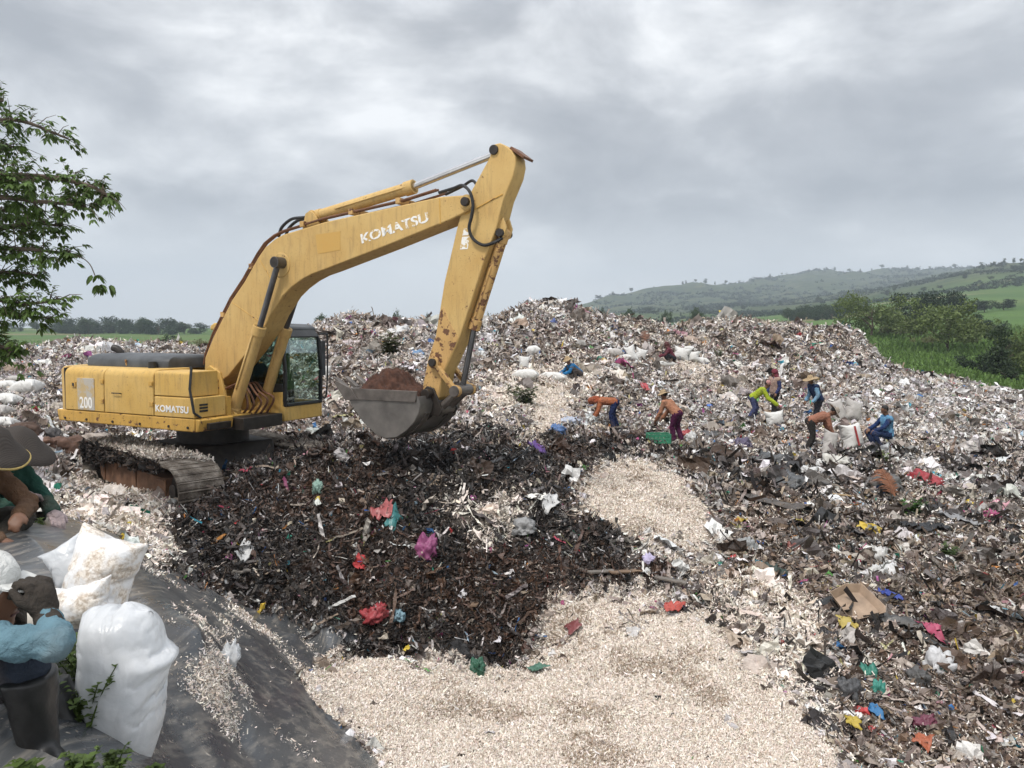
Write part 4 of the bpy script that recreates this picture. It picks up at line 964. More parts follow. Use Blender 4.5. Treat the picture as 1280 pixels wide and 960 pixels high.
o = sl.build('soil_heap', soil, None, loc=EX.location, rot=(0, 0, R(-27)), sharp=180); tag(o, 'reddish brown soil heaped in the raised bucket of the excavator', 'soil heap')
# ------------------------------------------------------------------ people
SKIN = simple_mat('brown_skin', (.17, .085, .05), .55, 0, .2, 12, bstr=.1)
HAIR = simple_mat('black_hair', (.012, .010, .009), .6, 0, .3, 30)
_cl = {}
def cloth(col, name='cloth'):
    key = (name, col)
    if key not in _cl:
        t = NT('%s_fabric' % name); p = t.pos(); n = t.noise(p, 7, 5, .6)
        c = t.mix(t.ramp(n, [(.3, 0.0), (.75, 1.0)]), tuple(x * .72 for x in col), tuple(min(1, x * 1.12) for x in col))
        c = t.mix(t.ramp(t.noise(p, 3.2, 4), [(.50, 0.0), (.70, .5)]), c, (.14, .105, .08))
        t.bsdf(c, .9, spec=.15, bump=t.math('ADD', t.noise(p, 24, 4, .6, 1.0), t.math('MULTIPLY', t.noise(p, 300, 2), .12)), bstr=.7, bdist=.03); _cl[key] = t.m
    return _cl[key]
def hand(m, wrist, d, up, s=1.0, curl=.6, n=8):
    """palm, four unequal bent fingers and a thumb"""
    d = Vector(d).normalized(); up = Vector(up); up = (up - d * up.dot(d)).normalized(); side = d.cross(up)
    w = Vector(wrist); pc = w + d * .055 * s
    m.cap(w, pc, .030 * s, .036 * s, n)
    for k in range(4):
        o = side * (k - 1.5) * .021 * s
        m.cap(w + d * .02 * s + o * .8, w + d * .085 * s + o, .018 * s, .0115 * s, n)
    for k in range(4):
        o = side * (k - 1.5) * .021 * s; L = (.075, .085, .080, .062)[k] * s; b = w + d * .085 * s + o
        c1 = b + (d * math.cos(curl) - up * math.sin(curl)) * L * .5; c2 = c1 + (d * math.cos(curl * 2.1) - up * math.sin(curl * 2.1)) * L * .5
        m.cap(b, c1, .0112 * s, .0102 * s, n); m.cap(c1, c2, .0102 * s, .0085 * s, n)
    tb = w + d * .025 * s - side * .03 * s; t1 = tb + (d * .75 - side * .55 - up * .3).normalized() * .042 * s; t2 = t1 + (d * .95 - up * .5).normalized() * .032 * s
    m.cap(tb, t1, .0145 * s, .0125 * s, n); m.cap(t1, t2, .0125 * s, .010 * s, n)
def head(m, c, f, up, s=1.0, n=16):
    """skull, jaw, nose, brow, lips, ears; f is where the face looks"""
    c = Vector(c); f = Vector(f).normalized(); up = Vector(up); up = (up - f * up.dot(f)).normalized(); sd_ = f.cross(up)
    P = lambda a, b, h: c + (f * a + sd_ * b + up * h) * s
    m.ball(P(-.012, 0, .03), .088 * s, n, n // 2 + 4); m.cap(P(.02, 0, .02), P(.035, 0, -.065), .072 * s, .048 * s, n)
    m.ball(P(.062, 0, -.088), .026 * s); m.cap(P(.083, 0, .012), P(.100, 0, -.022), .010 * s, .0165 * s, 8)
    for b in (-1, 1):
        m.ball(P(.0, b * .084, -.005), (.016 * s, .016 * s, .03 * s), 8, 6); m.cap(P(.080, b * .018, .024), P(.072, b * .046, .022), .010 * s, .009 * s, 8)
        m.ball(P(.072, b * .031, .006), .012 * s, 8, 6)
    m.cap(P(.080, -.018, -.052), P(.080, .018, -.052), .0085 * s, .0085 * s, 8); m.cap(P(.078, -.015, -.064), P(.078, .015, -.064), .009 * s, .009 * s, 8)
def face_parts(o, c, f, up, s=1.0):
    c = Vector(c); f = Vector(f).normalized(); up = Vector(up); up = (up - f * up.dot(f)).normalized(); sd_ = f.cross(up)
    P = lambda a, b, h: c + (f * a + sd_ * b + up * h) * s
    e = MB()
    for b in (-1, 1): MB().ball(P(.0795, b * .031, .006), .0075 * s, 8, 6).build('eye', M_EYE, o)
    MB().cap(P(.087, -.02, -.058), P(.087, .02, -.058), .0032 * s, .0032 * s, 6).build('mouth', M_LIP, o)
M_EYE = simple_mat('dark_eye', (.01, .008, .007), .2); M_LIP = simple_mat('lip', (.09, .035, .03), .6)
M_STRAW = simple_mat('straw_weave', (.36, .26, .15), .9, 0, .35, 30, bstr=.6)

t = NT('dark_woven_bamboo'); p = t.pos(); w1 = t.n('ShaderNodeTexWave'); w1.inputs['Scale'].default_value = 45; w1.inputs['Distortion'].default_value = 1.5; w2 = t.n('ShaderNodeTexWave'); w2.bands_direction = 'Y'; w2.inputs['Scale'].default_value = 45; w2.inputs['Distortion'].default_value = 1.5
t.l(p, w1.inputs[0]); t.l(p, w2.inputs[0]); wv_ = t.math('MULTIPLY', w1.outputs[1], w2.outputs[1])
t.bsdf(t.mix(t.noise(p, 9, 5, .65), t.mix(wv_, (.028, .022, .019), (.06, .05, .043)), t.mix(wv_, (.05, .041, .035), (.10, .085, .07))), .85, bump=wv_, bstr=.6, bdist=.006); M_WEAVE = t.m
def person(label, base, rz, J, wear, s=1.0, voxel=.018, group=None, seed=0):
    """J: joints in metres, facing +x, left +y. wear: what each garment looks like"""
    e = empty('person', base, rz); tag(e, label, 'person', group)
    V_ = {k: Vector(v) for k, v in J.items() if k != 'curl'}
    pe, ch, nk, hd_ = V_['pelvis'], V_['chest'], V_['neck'], V_['head']
    ax = (ch - pe).normalized(); latv = Vector(J.get('lat', (0, 1, 0))).normalized()
    def torso(m, g):
        mid = (pe + ch) / 2
        for q in (-1, 1):
            m.cap(pe + latv * .065 * q, mid + latv * .055 * q, .105 + g, .095 + g); m.cap(mid + latv * .055 * q, ch + latv * .075 * q, .095 + g, .105 + g)
            m.cap(ch + latv * .07 * q, V_['sh' + ('L' if q > 0 else 'R')], .09 + g, .058 + g)
        m.cap(ch, nk, .085 + g * .5, .055)
    def arm(m, q, g, fr=0.0, to=1.0):
        a, b, c = V_['sh' + q], V_['el' + q], V_['wr' + q]
        m.cap(a, b, .055 + g, .042 + g); m.cap(b, b + (c - b) * to, .043 + g, .028 + g + .010 * (g > 0))
    def leg(m, q, g, to=1.0):
        a, b, c = V_['hip' + q], V_['kn' + q], V_['an' + q]
        m.cap(a, b, .088 + g, .056 + g); m.cap(b, b + (c - b) * to, .056 + g, .037 + g + .016 * (g > 0))
    m = MB(); torso(m, -.014); slim = -.014 if wear.get('shirt') else -.006
    for q in 'LR':
        arm(m, q, slim); leg(m, q, -.022)
        w, el = V_['wr' + q], V_['el' + q]; hand(m, w, J.get('hd' + q, w - el), J.get('hu' + q, (0, 0, 1)), .80 if wear.get('gloves') else 1.05, J.get('curl', .6))
        an = V_['an' + q]; tv = Vector(J.get('toe' + q, (1, 0, -.15))).normalized(); m.cap(an - tv * .05 + Vector((0, 0, -.03)), an + tv * .14 + Vector((0, 0, -.045)), .042, .034)
    m.cap(nk - (hd_ - nk) * .1, hd_ + (nk - hd_) * .25, .055, .052); head(m, hd_, J['look'], J.get('hup', (0, 0, 1)), 1.0)
    body = fuse(m, 'body', SKIN, e, min(voxel, .013), 3)
    face_parts(body, hd_, J['look'], J.get('hup', (0, 0, 1)))
    w_ = wear.get('shirt')
    if w_:
        m = MB(); torso(m, .016)
        for q in 'LR': arm(m, q, w_.get('loose', .014), to=w_.get('sleeve', .92))
        fuse(m, w_.get('name', 'shirt'), cloth(w_['col'], w_.get('name', 'shirt')), e, voxel, 2, .013, 19, seed)
    w_ = wear.get('vest')
    if w_:
        m = MB(); torso(m, .028); fuse(m, 'vest', cloth(w_['col'], 'vest'), e, voxel, 4, .014, 11, seed + 3)
    w_ = wear.get('trousers')
    if w_:
        m = MB()
        for q in 'LR': leg(m, q, .016 if w_.get('to', 1) > .5 else .004, w_.get('to', .93))
        for q in (-1, 1): m.cap(pe + latv * .06 * q - ax * .02, pe + latv * .06 * q + ax * .08, .118, .108)
        fuse(m, 'trousers', cloth(w_['col'], 'trousers'), e, voxel, 2, .012, 15, seed + 5)
    w_ = wear.get('boots', {'col': (.03, .028, .026)})
    for q in 'LR':
        an = V_['an' + q]; tv = Vector(J.get('toe' + q, (1, 0, -.15))).normalized(); k = (V_['kn' + q] - an).normalized(); hgt = w_.get('h', .10)
        m = MB(); m.cap(an + Vector((0, 0, -.035)) - tv * .055, an + tv * .16 + Vector((0, 0, -.045)), .053, .045); m.tube([an - k * .03, an + k * hgt * .5, an + k * hgt], [.055, .060 + .1 * max(0, hgt - .15), .064 + .22 * max(0, hgt - .15)], 16)
        fuse(m, 'boot', cloth(w_['col'], 'boot') if not w_.get('rubber') else M_RUBBER, e, .011, 3, .004, 12, seed + 7)
    f_ = Vector(J['look']).normalized(); u_ = Vector(J.get('hup', (0, 0, 1))); u_ = (u_ - f_ * u_.dot(f_)).normalized(); s_ = f_.cross(u_)
    P = lambda a, b, h: hd_ + f_ * a + s_ * b + u_ * h
    h = wear.get('hat'); 
    if h:
        ht = h['type']; mat = h.get('mat') or (cloth(h['col'], 'hat') if ht != 'cone' else M_WEAVE)
        if ht in ('wide', 'cone'):
            r = h.get('r', .22); prof = [(.0, .155), (.05, .150), (.085, .12), (.10, .07), (r * .7, .052), (r, .03), (r, .022), (r * .7, .04), (.09, .05)] if ht == 'wide' else [(.0, .20), (.03, .195), (.10, .155), (r * .6, .085), (r * .85, .035), (r, .0), (r, -.01), (r * .8, .03), (r * .5, .095), (.08, .145)]
            mm = MB(); N_ = 36; vs = []
            for a in range(N_):
                an_ = 2 * math.pi * a / N_; wv = .012 * math.sin(3 * an_ + seed)
                for (rr, hh) in prof: vs.append(P(rr * math.cos(an_), rr * math.sin(an_), hh + wv * rr / r))
            k = len(prof); mm.add(vs, [(a * k + i, a * k + i + 1, ((a + 1) % N_) * k + i + 1, ((a + 1) % N_) * k + i) for a in range(N_) for i in range(k - 1)])
            ho = mm.build('hat', mat, e, sharp=60)
            if h.get('rim'):
                rm_ = MB(); pts = [P(r * math.cos(2 * math.pi * a / N_), r * math.sin(2 * math.pi * a / N_), -.005 + .012 * math.sin(3 * 2 * math.pi * a / N_ + seed)) for a in range(N_ + 1)]
                rm_.tube(pts, .008, 6, False).build('brim_edge', cloth(h['rim'], 'rim'), ho)
        elif ht == 'cap':
            mm = MB(); mm.ball(P(-.012, 0, .045), .098, 20, 12)
            o = fuse(mm, 'cap', mat, e, .010, 2, .004, 14, seed)
            bm_ = MB(); N_ = 12
            top = [P(.06 + .10 * math.sin(math.pi * a / N_), .085 * math.cos(math.pi * a / N_) * 1.0, .05 + .006 - .02 * math.sin(math.pi * a / N_) - .25 * (.085 * math.cos(math.pi * a / N_)) ** 2 * 10 * .1) for a in range(N_ + 1)]
            bot = [q - u_ * .006 for q in top]; k = N_ + 1
            bm_.add(top + bot, [tuple(range(k)), tuple(range(2 * k - 1, k - 1, -1))] + [(i, i + k, (i + 1) % k + k, (i + 1) % k) for i in range(k)])
            bm_.build('brim', mat, o)
        elif ht == 'scarf':
            mm = MB(); mm.ball(P(-.02, 0, .03), .108, 18, 12); mm.cap(P(-.05, 0, -.03), P(-.07, 0, -.14), .09, .075); mm.cap(P(.02, .06, -.10), P(-.02, .09, -.18), .05, .06); mm.cap(P(.02, -.06, -.10), P(-.02, -.09, -.18), .05, .06)
            fuse(mm, 'headscarf', mat, e, .014, 3, .01, 12, seed)
    if not h or h['type'] in ('cap', 'wide', 'cone'):
        mm = MB(); mm.ball(P(-.026, 0, .038), .092, 16, 10); fuse(mm, 'hair', HAIR, e, .012, 1, .006, 30, seed)
    if wear.get('gloves'):
        for q in 'LR':
            m = MB(); w, el = V_['wr' + q], V_['el' + q]; hand(m, w, J.get('hd' + q, w - el), J.get('hu' + q, (0, 0, 1)), 1.20, J.get('curl', .6)); dd = (w - el).normalized(); m.cap(w - dd * .06, w, .04, .037)
            fuse(m, 'glove', cloth(wear['gloves'], 'glove'), e, .0042, 1, .0015, 25, seed + 9)
    return e
t = NT('black_rubber'); p = t.pos(); t.bsdf(t.mix(t.ramp(t.noise(p, 5, 5), [(.45, 0.0), (.75, .6)]), (.006, .0065, .007), (.022, .021, .020)), t.ramp(t.noise(p, 4, 3), [(.3, .28), (.7, .55)]), spec=.5, bump=t.noise(p, 18, 3), bstr=.2); M_RUBBER = t.m

def pose_bend(back=80, knee=.06, reach=.1, spread=.12, headup=10):
    """standing, folded forward at the hips by back degrees; arms hang down and forward"""
    a = R(back); px_, pz_ = 0, .86 - knee
    d = Vector((math.sin(a), 0, math.cos(a))); pe = Vector((px_, 0, pz_)); ch = pe + d * .36; nk = ch + d * .13
    hdir = Vector((math.sin(a - R(headup)), 0, math.cos(a - R(headup)))); hd_ = nk + hdir * .15
    look = Vector((math.cos(a - R(headup)), 0, -math.sin(a - R(headup)))) 
    J = dict(pelvis=pe, chest=ch, neck=nk, head=hd_, look=look, hup=hdir)
    for q, sg in (('L', 1), ('R', -1)):
        sh = ch + d * .06 + Vector((0, sg * .175, 0)); el = sh + Vector((reach * .5, sg * .04, -.27)); wr = el + Vector((reach, -sg * .06, -.22))
        J['sh' + q], J['el' + q], J['wr' + q] = sh, el, wr; J['hd' + q] = wr - el
        hp = pe + Vector((0, sg * .09, -.02)); an = Vector((-.03 + sg * .06, sg * spread, .08)); kn = (hp + an) / 2 + Vector((.04 + knee * .9, 0, 0)); J['hip' + q], J['kn' + q], J['an' + q] = hp, kn, an; J['toe' + q] = (1, sg * .2, -.1)
    return J
def pose_stand(lean=8, turn=0):
    a = R(lean); d = Vector((math.sin(a), 0, math.cos(a))); pe = Vector((0, 0, .88)); ch = pe + d * .37; nk = ch + d * .14; hd_ = nk + d * .15
    J = dict(pelvis=pe, chest=ch, neck=nk, head=hd_, look=(1, 0, -.25))
    for q, sg in (('L', 1), ('R', -1)):
        sh = ch + d * .07 + Vector((0, sg * .18, 0)); el = sh + Vector((-.02, sg * .06, -.28)); wr = el + Vector((.14, -sg * .03, -.19)); J['sh' + q], J['el' + q], J['wr' + q] = sh, el, wr
        hp = pe + Vector((0, sg * .09, -.02)); an = Vector((sg * .16, sg * .10, .08)); kn = (hp + an) / 2 + Vector((.05, 0, .0)); J['hip' + q], J['kn' + q], J['an' + q] = hp, kn, an
    return J
def pose_squat(lean=35, reach=.25):
    a = R(lean); d = Vector((math.sin(a), 0, math.cos(a))); pe = Vector((-.12, 0, .26)); ch = pe + d * .36; nk = ch + d * .13; hd_ = nk + Vector((.06, 0, .14))
    J = dict(pelvis=pe, chest=ch, neck=nk, head=hd_, look=(1, 0, -.4))
    for q, sg in (('L', 1), ('R', -1)):
        sh = ch + d * .06 + Vector((0, sg * .175, 0)); el = sh + Vector((.17, sg * .07, -.21)); wr = el + Vector((reach, -sg * .08, -.10)); J['sh' + q], J['el' + q], J['wr' + q] = sh, el, wr
        hp = pe + Vector((0, sg * .10, 0)); kn = Vector((.26, sg * .20, .46)); an = Vector((.06, sg * .15, .08)); J['hip' + q], J['kn' + q], J['an' + q] = hp, kn, an
    return J
def pose_cross(lean=30, reach=.18):
    a = R(lean); d = Vector((math.sin(a), 0, math.cos(a))); pe = Vector((0, 0, .13)); ch = pe + d * .36; nk = ch + d * .13; hd_ = nk + Vector((.07, 0, .13))
    J = dict(pelvis=pe, chest=ch, neck=nk, head=hd_, look=(1, 0, -.35))
    for q, sg in (('L', 1), ('R', -1)):
        sh = ch + d * .06 + Vector((0, sg * .175, 0)); el = sh + Vector((.14, sg * .06, -.22)); wr = el + Vector((reach, -sg * .14, -.08)); J['sh' + q], J['el' + q], J['wr' + q] = sh, el, wr
        hp = pe + Vector((.02, sg * .10, 0)); kn = Vector((.36, sg * .28, .17)); an = Vector((.42, -sg * .03, .08)); J['hip' + q], J['kn' + q], J['an' + q] = hp, kn, an; J['toe' + q] = (.3, -sg, 0)
    return J
def stand_at(px, py, sink=.02):
    p = hit(px, py); p.z = gz(p.x, p.y) - sink; return p
def shift(J, **kw):
    for k, v in kw.items(): J[k] = Vector(v)
    return J
GP = 'waste pickers on the landfill'
# facing: 0 = to the right of the photograph, 180 = to the left, 90 = away
person('crouching picker in a bright blue jacket beside the long white sacks', stand_at(720, 475), R(200), pose_squat(50), dict(shirt=dict(col=(.025, .16, .36)), trousers=dict(col=(.10, .085, .08)), hat=dict(type='wide', mat=M_STRAW, r=.19)), group=GP, seed=1)
person('picker bent double to the left in an orange shirt and navy trousers', stand_at(768, 536), R(176), pose_bend(86, .06, .12, .12, -10), dict(shirt=dict(col=(.36, .125, .06)), trousers=dict(col=(.018, .028, .085)), hat=dict(type='scarf', col=(.30, .08, .04))), group=GP, seed=2)
person('picker in a peach orange shirt, purple trousers and straw hat behind the green crate', stand_at(846, 553), R(140), pose_bend(48, .05, .16, .10, 30), dict(shirt=dict(col=(.42, .20, .12)), trousers=dict(col=(.075, .014, .05)), hat=dict(type='wide', mat=M_STRAW, r=.19)), group=GP, seed=3)
person('picker in a lime green shirt and pink cap stooping over a white sack', stand_at(940, 525), R(-18), pose_bend(52, .10, .30, .10, 25), dict(shirt=dict(col=(.36, .44, .035)), trousers=dict(col=(.065, .075, .16)), hat=dict(type='cap', col=(.45, .24, .22))), group=GP, seed=4)
person('standing picker in a dark red headscarf, beige vest and navy sleeves', stand_at(968, 521), R(205), pose_stand(4), dict(shirt=dict(col=(.03, .04, .12)), vest=dict(col=(.40, .28, .23)), trousers=dict(col=(.030, .028, .028)), hat=dict(type='scarf', col=(.20, .045, .065))), group=GP, seed=5)
person('picker in a wide tan hat and blue vest half hidden behind the bent worker', stand_at(1022, 533), R(190), pose_stand(25), dict(shirt=dict(col=(.20, .38, .55)), vest=dict(col=(.02, .035, .09)), trousers=dict(col=(.03, .03, .04)), hat=dict(type='wide', mat=M_STRAW, r=.24)), group=GP, seed=6)
person('picker bent to the right in a rust brown shirt, dark trousers and pale hat', stand_at(1012, 563), R(-8), pose_bend(68, .06, .10, .13, 8), dict(shirt=dict(col=(.33, .15, .10)), trousers=dict(col=(.035, .032, .03)), hat=dict(type='wide', col=(.42, .36, .30), r=.22)), group=GP, seed=7)
J = pose_squat(4, .20); 
for k in list(J):
    if k in ('pelvis', 'chest', 'neck', 'head') or k[:2] in ('sh', 'el', 'wr') or k[:3] == 'hip': J[k] = Vector(J[k]) + Vector((-.06, 0, .16))
person('bareheaded picker seated in a light blue vest with navy sleeves by the striped sack', stand_at(1100, 562), R(180), J, dict(shirt=dict(col=(.018, .04, .12)), vest=dict(col=(.13, .30, .48)), trousers=dict(col=(.028, .045, .11))), group=GP, seed=8)
person('small distant picker in dark red sitting among the white sacks', stand_at(838, 455), R(175), pose_squat(30), dict(shirt=dict(col=(.13, .035, .05)), trousers=dict(col=(.03, .03, .035)), hat=dict(type='scarf', col=(.12, .05, .05))), group=GP, seed=9)
# the operator in the cab
def in_cab(x, y, z):
    v_ = Matrix.Rotation(R(-27), 3, 'Z') @ Vector((x, y, z)); return v_ + EX.location
J = dict(pelvis=(0, 0, .14), chest=(-.02, 0, .50), neck=(.0, 0, .64), head=(.03, 0, .80), look=(1, 0, -.1))
for q, sg in (('L', 1), ('R', -1)):
    J['sh' + q] = (-.01, sg * .17, .56); J['el' + q] = (.12, sg * .25, .33); J['wr' + q] = (.36, sg * .26, .38); J['hip' + q] = (.03, sg * .09, .14); J['kn' + q] = (.44, sg * .13, .20); J['an' + q] = (.58, sg * .12, -.16)
person('excavator operator in a dark blue shirt seated behind the tinted cab glass', in_cab(.22, .86, 1.68), R(-27), J, dict(shirt=dict(col=(.05, .09, .15)), trousers=dict(col=(.03, .03, .04)), hat=dict(type='cap', col=(.07, .16, .12))), seed=10)
# the three who rest on the embankment, nearest the camera
GR = 'pickers resting on the embankment'
b = at(-68, 700, 5.0); b.z = gz(b.x, b.y) - .05
J = pose_cross(36, .30); J['wrR'] = Vector((.62, -.18, .14)); J['elR'] = Vector((.46, -.26, .24)); J['elL'] = Vector((.48, .20, .28)); J['wrL'] = Vector((.58, .02, .25))
person('resting picker in a brown shirt under a dark conical hat with a yellow rim', b, R(-12), J, dict(shirt=dict(col=(.13, .075, .045)), trousers=dict(col=(.055, .05, .042)), hat=dict(type='cone', col=(.085, .07, .065), r=.25, rim=(.42, .32, .12))), voxel=.013, group=GR, seed=11)
b = at(-40, 668, 5.75); b.z = gz(b.x, b.y) - .02
J = pose_cross(50, .2); J['wrR'] = Vector((.50, -.04, .22))
person('resting picker in a dark green shirt and trousers behind the brown shirted one', b, R(-10), J, dict(shirt=dict(col=(.028, .085, .065)), trousers=dict(col=(.018, .060, .058)), hat=dict(type='cone', col=(.075, .062, .058), r=.27), gloves=(.45, .36, .36)), voxel=.013, group=GR, seed=12)
# nearest: seated with knees drawn up, a gloved fist raised before the face
b = at(-70, 945, 2.42); GZ = gz(b.x, b.y); b.z = GZ
def L(px, py, D): return at(px, py, D) - b
J = dict(pelvis=L(-150, 900, 2.50), chest=L(-75, 830, 2.42), neck=L(-38, 780, 2.38), head=L(-16, 742, 2.36), look=(1, .10, -.12), lat=(-.25, 1, 0))
J['shR'] = L(-45, 800, 2.22); J['elR'] = L(72, 806, 2.20); J['wrR'] = L(58, 770, 2.34); J['hdR'] = Vector((-.25, .10, .9)); J['huR'] = (1, -.2, 0)
J['shL'] = L(-40, 800, 2.58); J['elL'] = L(30, 840, 2.62); J['wrL'] = L(20, 790, 2.60)
J['hipR'] = L(-120, 905, 2.36); J['knR'] = L(34, 832, 2.33); J['anR'] = L(48, 925, 2.36); J['toeR'] = (.85, -.55, -.12)
J['hipL'] = L(-110, 900, 2.62); J['knL'] = L(60, 868, 2.62); J['anL'] = L(88, 932, 2.62); J['toeL'] = (.9, .2, -.1); J['curl'] = 1.15
person('nearest resting picker in a white cap and teal blue sleeves raising a gloved fist', b, 0, J, dict(shirt=dict(col=(.13, .225, .27), sleeve=.86, loose=.002), trousers=dict(col=(.035, .045, .065), to=.36), boots=dict(col=(.02, .02, .02), h=.235, rubber=True), hat=dict(type='cap', col=(.66, .66, .63)), gloves=(.05, .042, .035)), voxel=.010, group=GR, seed=13)
# ------------------------------------------------------------------ sacks, bags and single pieces of rubbish
def film_mat(name, col, trans=.0, rough=.4, var=.3, scale=6):
    t = NT(name); p = t.pos()
    n = t.noise(p, scale, 5, .6); c = t.mix(t.ramp(n, [(.3, 0.0), (.72, 1.0)]), tuple(x * (1 - var) for x in col), col)
    c = t.mix(t.ramp(t.noise(p, 2.4, 5), [(.58, 0.0), (.74, .4)]), c, (.20, .155, .11))
    b = t.bsdf(c, rough, spec=.45, bump=t.math('ADD', t.noise(p, 9, 5, .6, .8), t.math('MULTIPLY', t.noise(p, 45, 3), .2)), bstr=.5, bdist=.02)
    if trans: 
        tl = t.n('ShaderNodeBsdfTranslucent'); t.l(c, tl.inputs[0]); ms = t.n('ShaderNodeMixShader'); ms.inputs[0].default_value = trans
        t.l(b.outputs[0], ms.inputs[1]); t.l(tl.outputs[0], ms.inputs[2]); t.l(ms.outputs[0], t.out.inputs['Surface'])
    return t.m
M_SACK = film_mat('white_woven_sack', (.74, .73, .70), .1, .6, .18)
M_SACKG = film_mat('grey_white_sack', (.52, .49, .46), .1, .7, .25)
t = NT('white_film'); p = t.pos()
b_ = t.bsdf(t.mix(t.ramp(t.noise(p, 5.5, 5, .6, .8), [(.36, 0.0), (.62, 1.0)]), (.62, .64, .66), (.83, .84, .85)), .24, spec=.55, bump=t.math('ADD', t.vor(t.mapping(t.mix(.12, p, t.n('ShaderNodeTexNoise').outputs[1]), (1, 1, .6)), 13, 'Distance', 'DISTANCE_TO_EDGE'), t.math('MULTIPLY', t.noise(p, 30, 4, .6, 1.5), .35)), bstr=.45, bdist=.010)
tl = t.n('ShaderNodeBsdfTranslucent'); tl.inputs[0].default_value = (.82, .84, .85, 1); ms = t.n('ShaderNodeMixShader'); ms.inputs[0].default_value = .35; t.l(b_.outputs[0], ms.inputs[1]); t.l(tl.outputs[0], ms.inputs[2]); t.l(ms.outputs[0], t.out.inputs['Surface']); M_FILM = t.m
_fm = {}
def fm(col, rough=.45):
    if col not in _fm: _fm[col] = film_mat('plastic_film', col, .1, rough)
    return _fm[col]
def lump_mesh(name, rx, ry, rz, seed, amp=.16, freq=2.2, sub=4, flat=.35, ridge=.08, tie=0.0):
    """a slumped bag: ball pushed about by folds, flattened beneath"""
    bm = bmesh.new(); bmesh.ops.create_icosphere(bm, subdivisions=sub, radius=1)
    S = Vector((seed * 1.37, seed * .71, seed * 2.1))
    for v in bm.verts:
        n = v.co.normalized(); q = Vector((n.x, n.y, n.z))
        sq = max(abs(n.x) ** 3 + abs(n.y) ** 3 + abs(n.z) ** 3, 1e-6) ** (-1 / 3)
        h = sq * .9 + amp * 1.3 * mnoise.noise(q * freq * .8 + S) + ridge * (1 - 2.4 * abs(mnoise.noise(q * freq * 1.6 + S * 2))) + .6 * ridge * (1 - 2.4 * abs(mnoise.noise(q * freq * 4 + S)))
        if tie and n.z > .55: h *= 1 + tie * (n.z - .55) * (1 + .5 * mnoise.noise(Vector((n.x * 6, n.y * 6, seed)))); 
        c = q * h
        if tie and n.z > .5: k = 1 - (n.z - .5) * 1.1; c.x *= max(k, .25); c.y *= max(k, .25)
        v.co = (c.x * rx, c.y * ry, max(c.z, -flat) * rz)
    me = bpy.data.meshes.new(name); bm.to_mesh(me); bm.free(); me.polygons.foreach_set('use_smooth', [True] * len(me.polygons)); return me
def bag_copy(src, w, h, d):
    """a bag of half width w, half height h, half depth d"""
    me = src.copy(); me.name = 'sack'; co = np.array([v.co[:] for v in me.vertices]); hi = np.abs(co).max(0)
    me.vertices.foreach_set('co', (co / hi * np.array([w, d, h])).astype(np.float32).ravel()); me.update(); return me
def sack(label, px, py, wpx, hpx, mat, tilt, group):
    SEED[0] += 1; p = hit(px, py); w = px2m(p, wpx) / 2 * .94; h = px2m(p, hpx) / 2 * .92
    if wpx > hpx * 1.45:      # lying on its side
        me = bag_copy(BAG_SQ[SEED[0] % 2], max(h * 1.5, .20), w * 1.06, max(h * 1.05, .12)); rot = (R(90 + random.uniform(-12, 12)), R(tilt), R(90 + random.uniform(-14, 14)))
    else: me = bag_copy(BAG_SQ[SEED[0] % 2], w * 1.06, h * 1.08, w * .75); rot = (R(-16 + random.uniform(-8, 8)), R(tilt + random.uniform(-10, 10)), R(random.uniform(-35, 35)))
    o = put('sack', me, mat, None, (p.x, p.y, gz(p.x, p.y) + h * .90), rot); tag(o, label, 'sack', group); return o
def px2m(p, dpx): return dpx / F * p.y
SEED = [100]
def lump(name, cat, label, px, py, wpx, hpx, mat, tilt=0, depth=.9, group=None, flat=.35, sub=4, amp=.16, ridge=.08, tie=0.0, sink=.10, rz=None):
    """py is where the thing meets the ground"""
    SEED[0] += 1; p = hit(px, py); rx = px2m(p, wpx) / 2; h = px2m(p, hpx); rzz = h / (1 + flat)
    me = lump_mesh(name, rx, rx * depth, rzz, SEED[0], amp, 2.2, sub, flat, ridge, tie)
    o = put(name, me, mat, None, (p.x, p.y, gz(p.x, p.y) + rzz * flat - h * sink), (0, R(tilt), R(rz) if rz is not None else 0))
    tag(o, label, cat, group); return o
def sheet(name, cat, label, px, py, wpx, lpx, mat, rz=0, amp=.35, group=None, lift=.03, nx=12, torn=.18):
    """a crumpled sheet lying over the rubbish"""
    SEED[0] += 1; p = hit(px, py); w = px2m(p, wpx); l = px2m(p, lpx); c, s = math.cos(R(rz)), math.sin(R(rz)); vs = []
    for j in range(nx + 1):
        for i in range(nx + 1):
            a = (i / nx - .5); b = (j / nx - .5)
            e = 1 + torn * mnoise.noise(Vector((a * 3, b * 3, SEED[0])));
            x = (a * e) * w + .06 * w * mnoise.noise(Vector((a * 5, b * 5, SEED[0] + 9))); y = b * e * l + .06 * l * mnoise.noise(Vector((a * 5, b * 5, SEED[0] + 19)))
            X_, Y_ = p.x + x * c - y * s, p.y + x * s + y * c
            z = gz(X_, max(Y_, 1.6)) + lift + amp * min(w, l) * (.5 * mnoise.noise(Vector((a * 4, b * 4, SEED[0] + 31))) + .35 * (1 - 2 * abs(mnoise.noise(Vector((a * 6, b * 6, SEED[0] + 41))))) + .25)
            vs.append((X_ - p.x, Y_ - p.y, z - p.z))
    n = nx + 1; fs = [(j * n + i, j * n + i + 1, (j + 1) * n + i + 1, (j + 1) * n + i) for j in range(nx) for i in range(nx)]
    o = MB().add(vs, fs).build(name, mat, None, loc=p, sharp=60); k = o.modifiers.new('thickness', 'SOLIDIFY'); k.thickness = .004
    tag(o, label, cat, group); return o
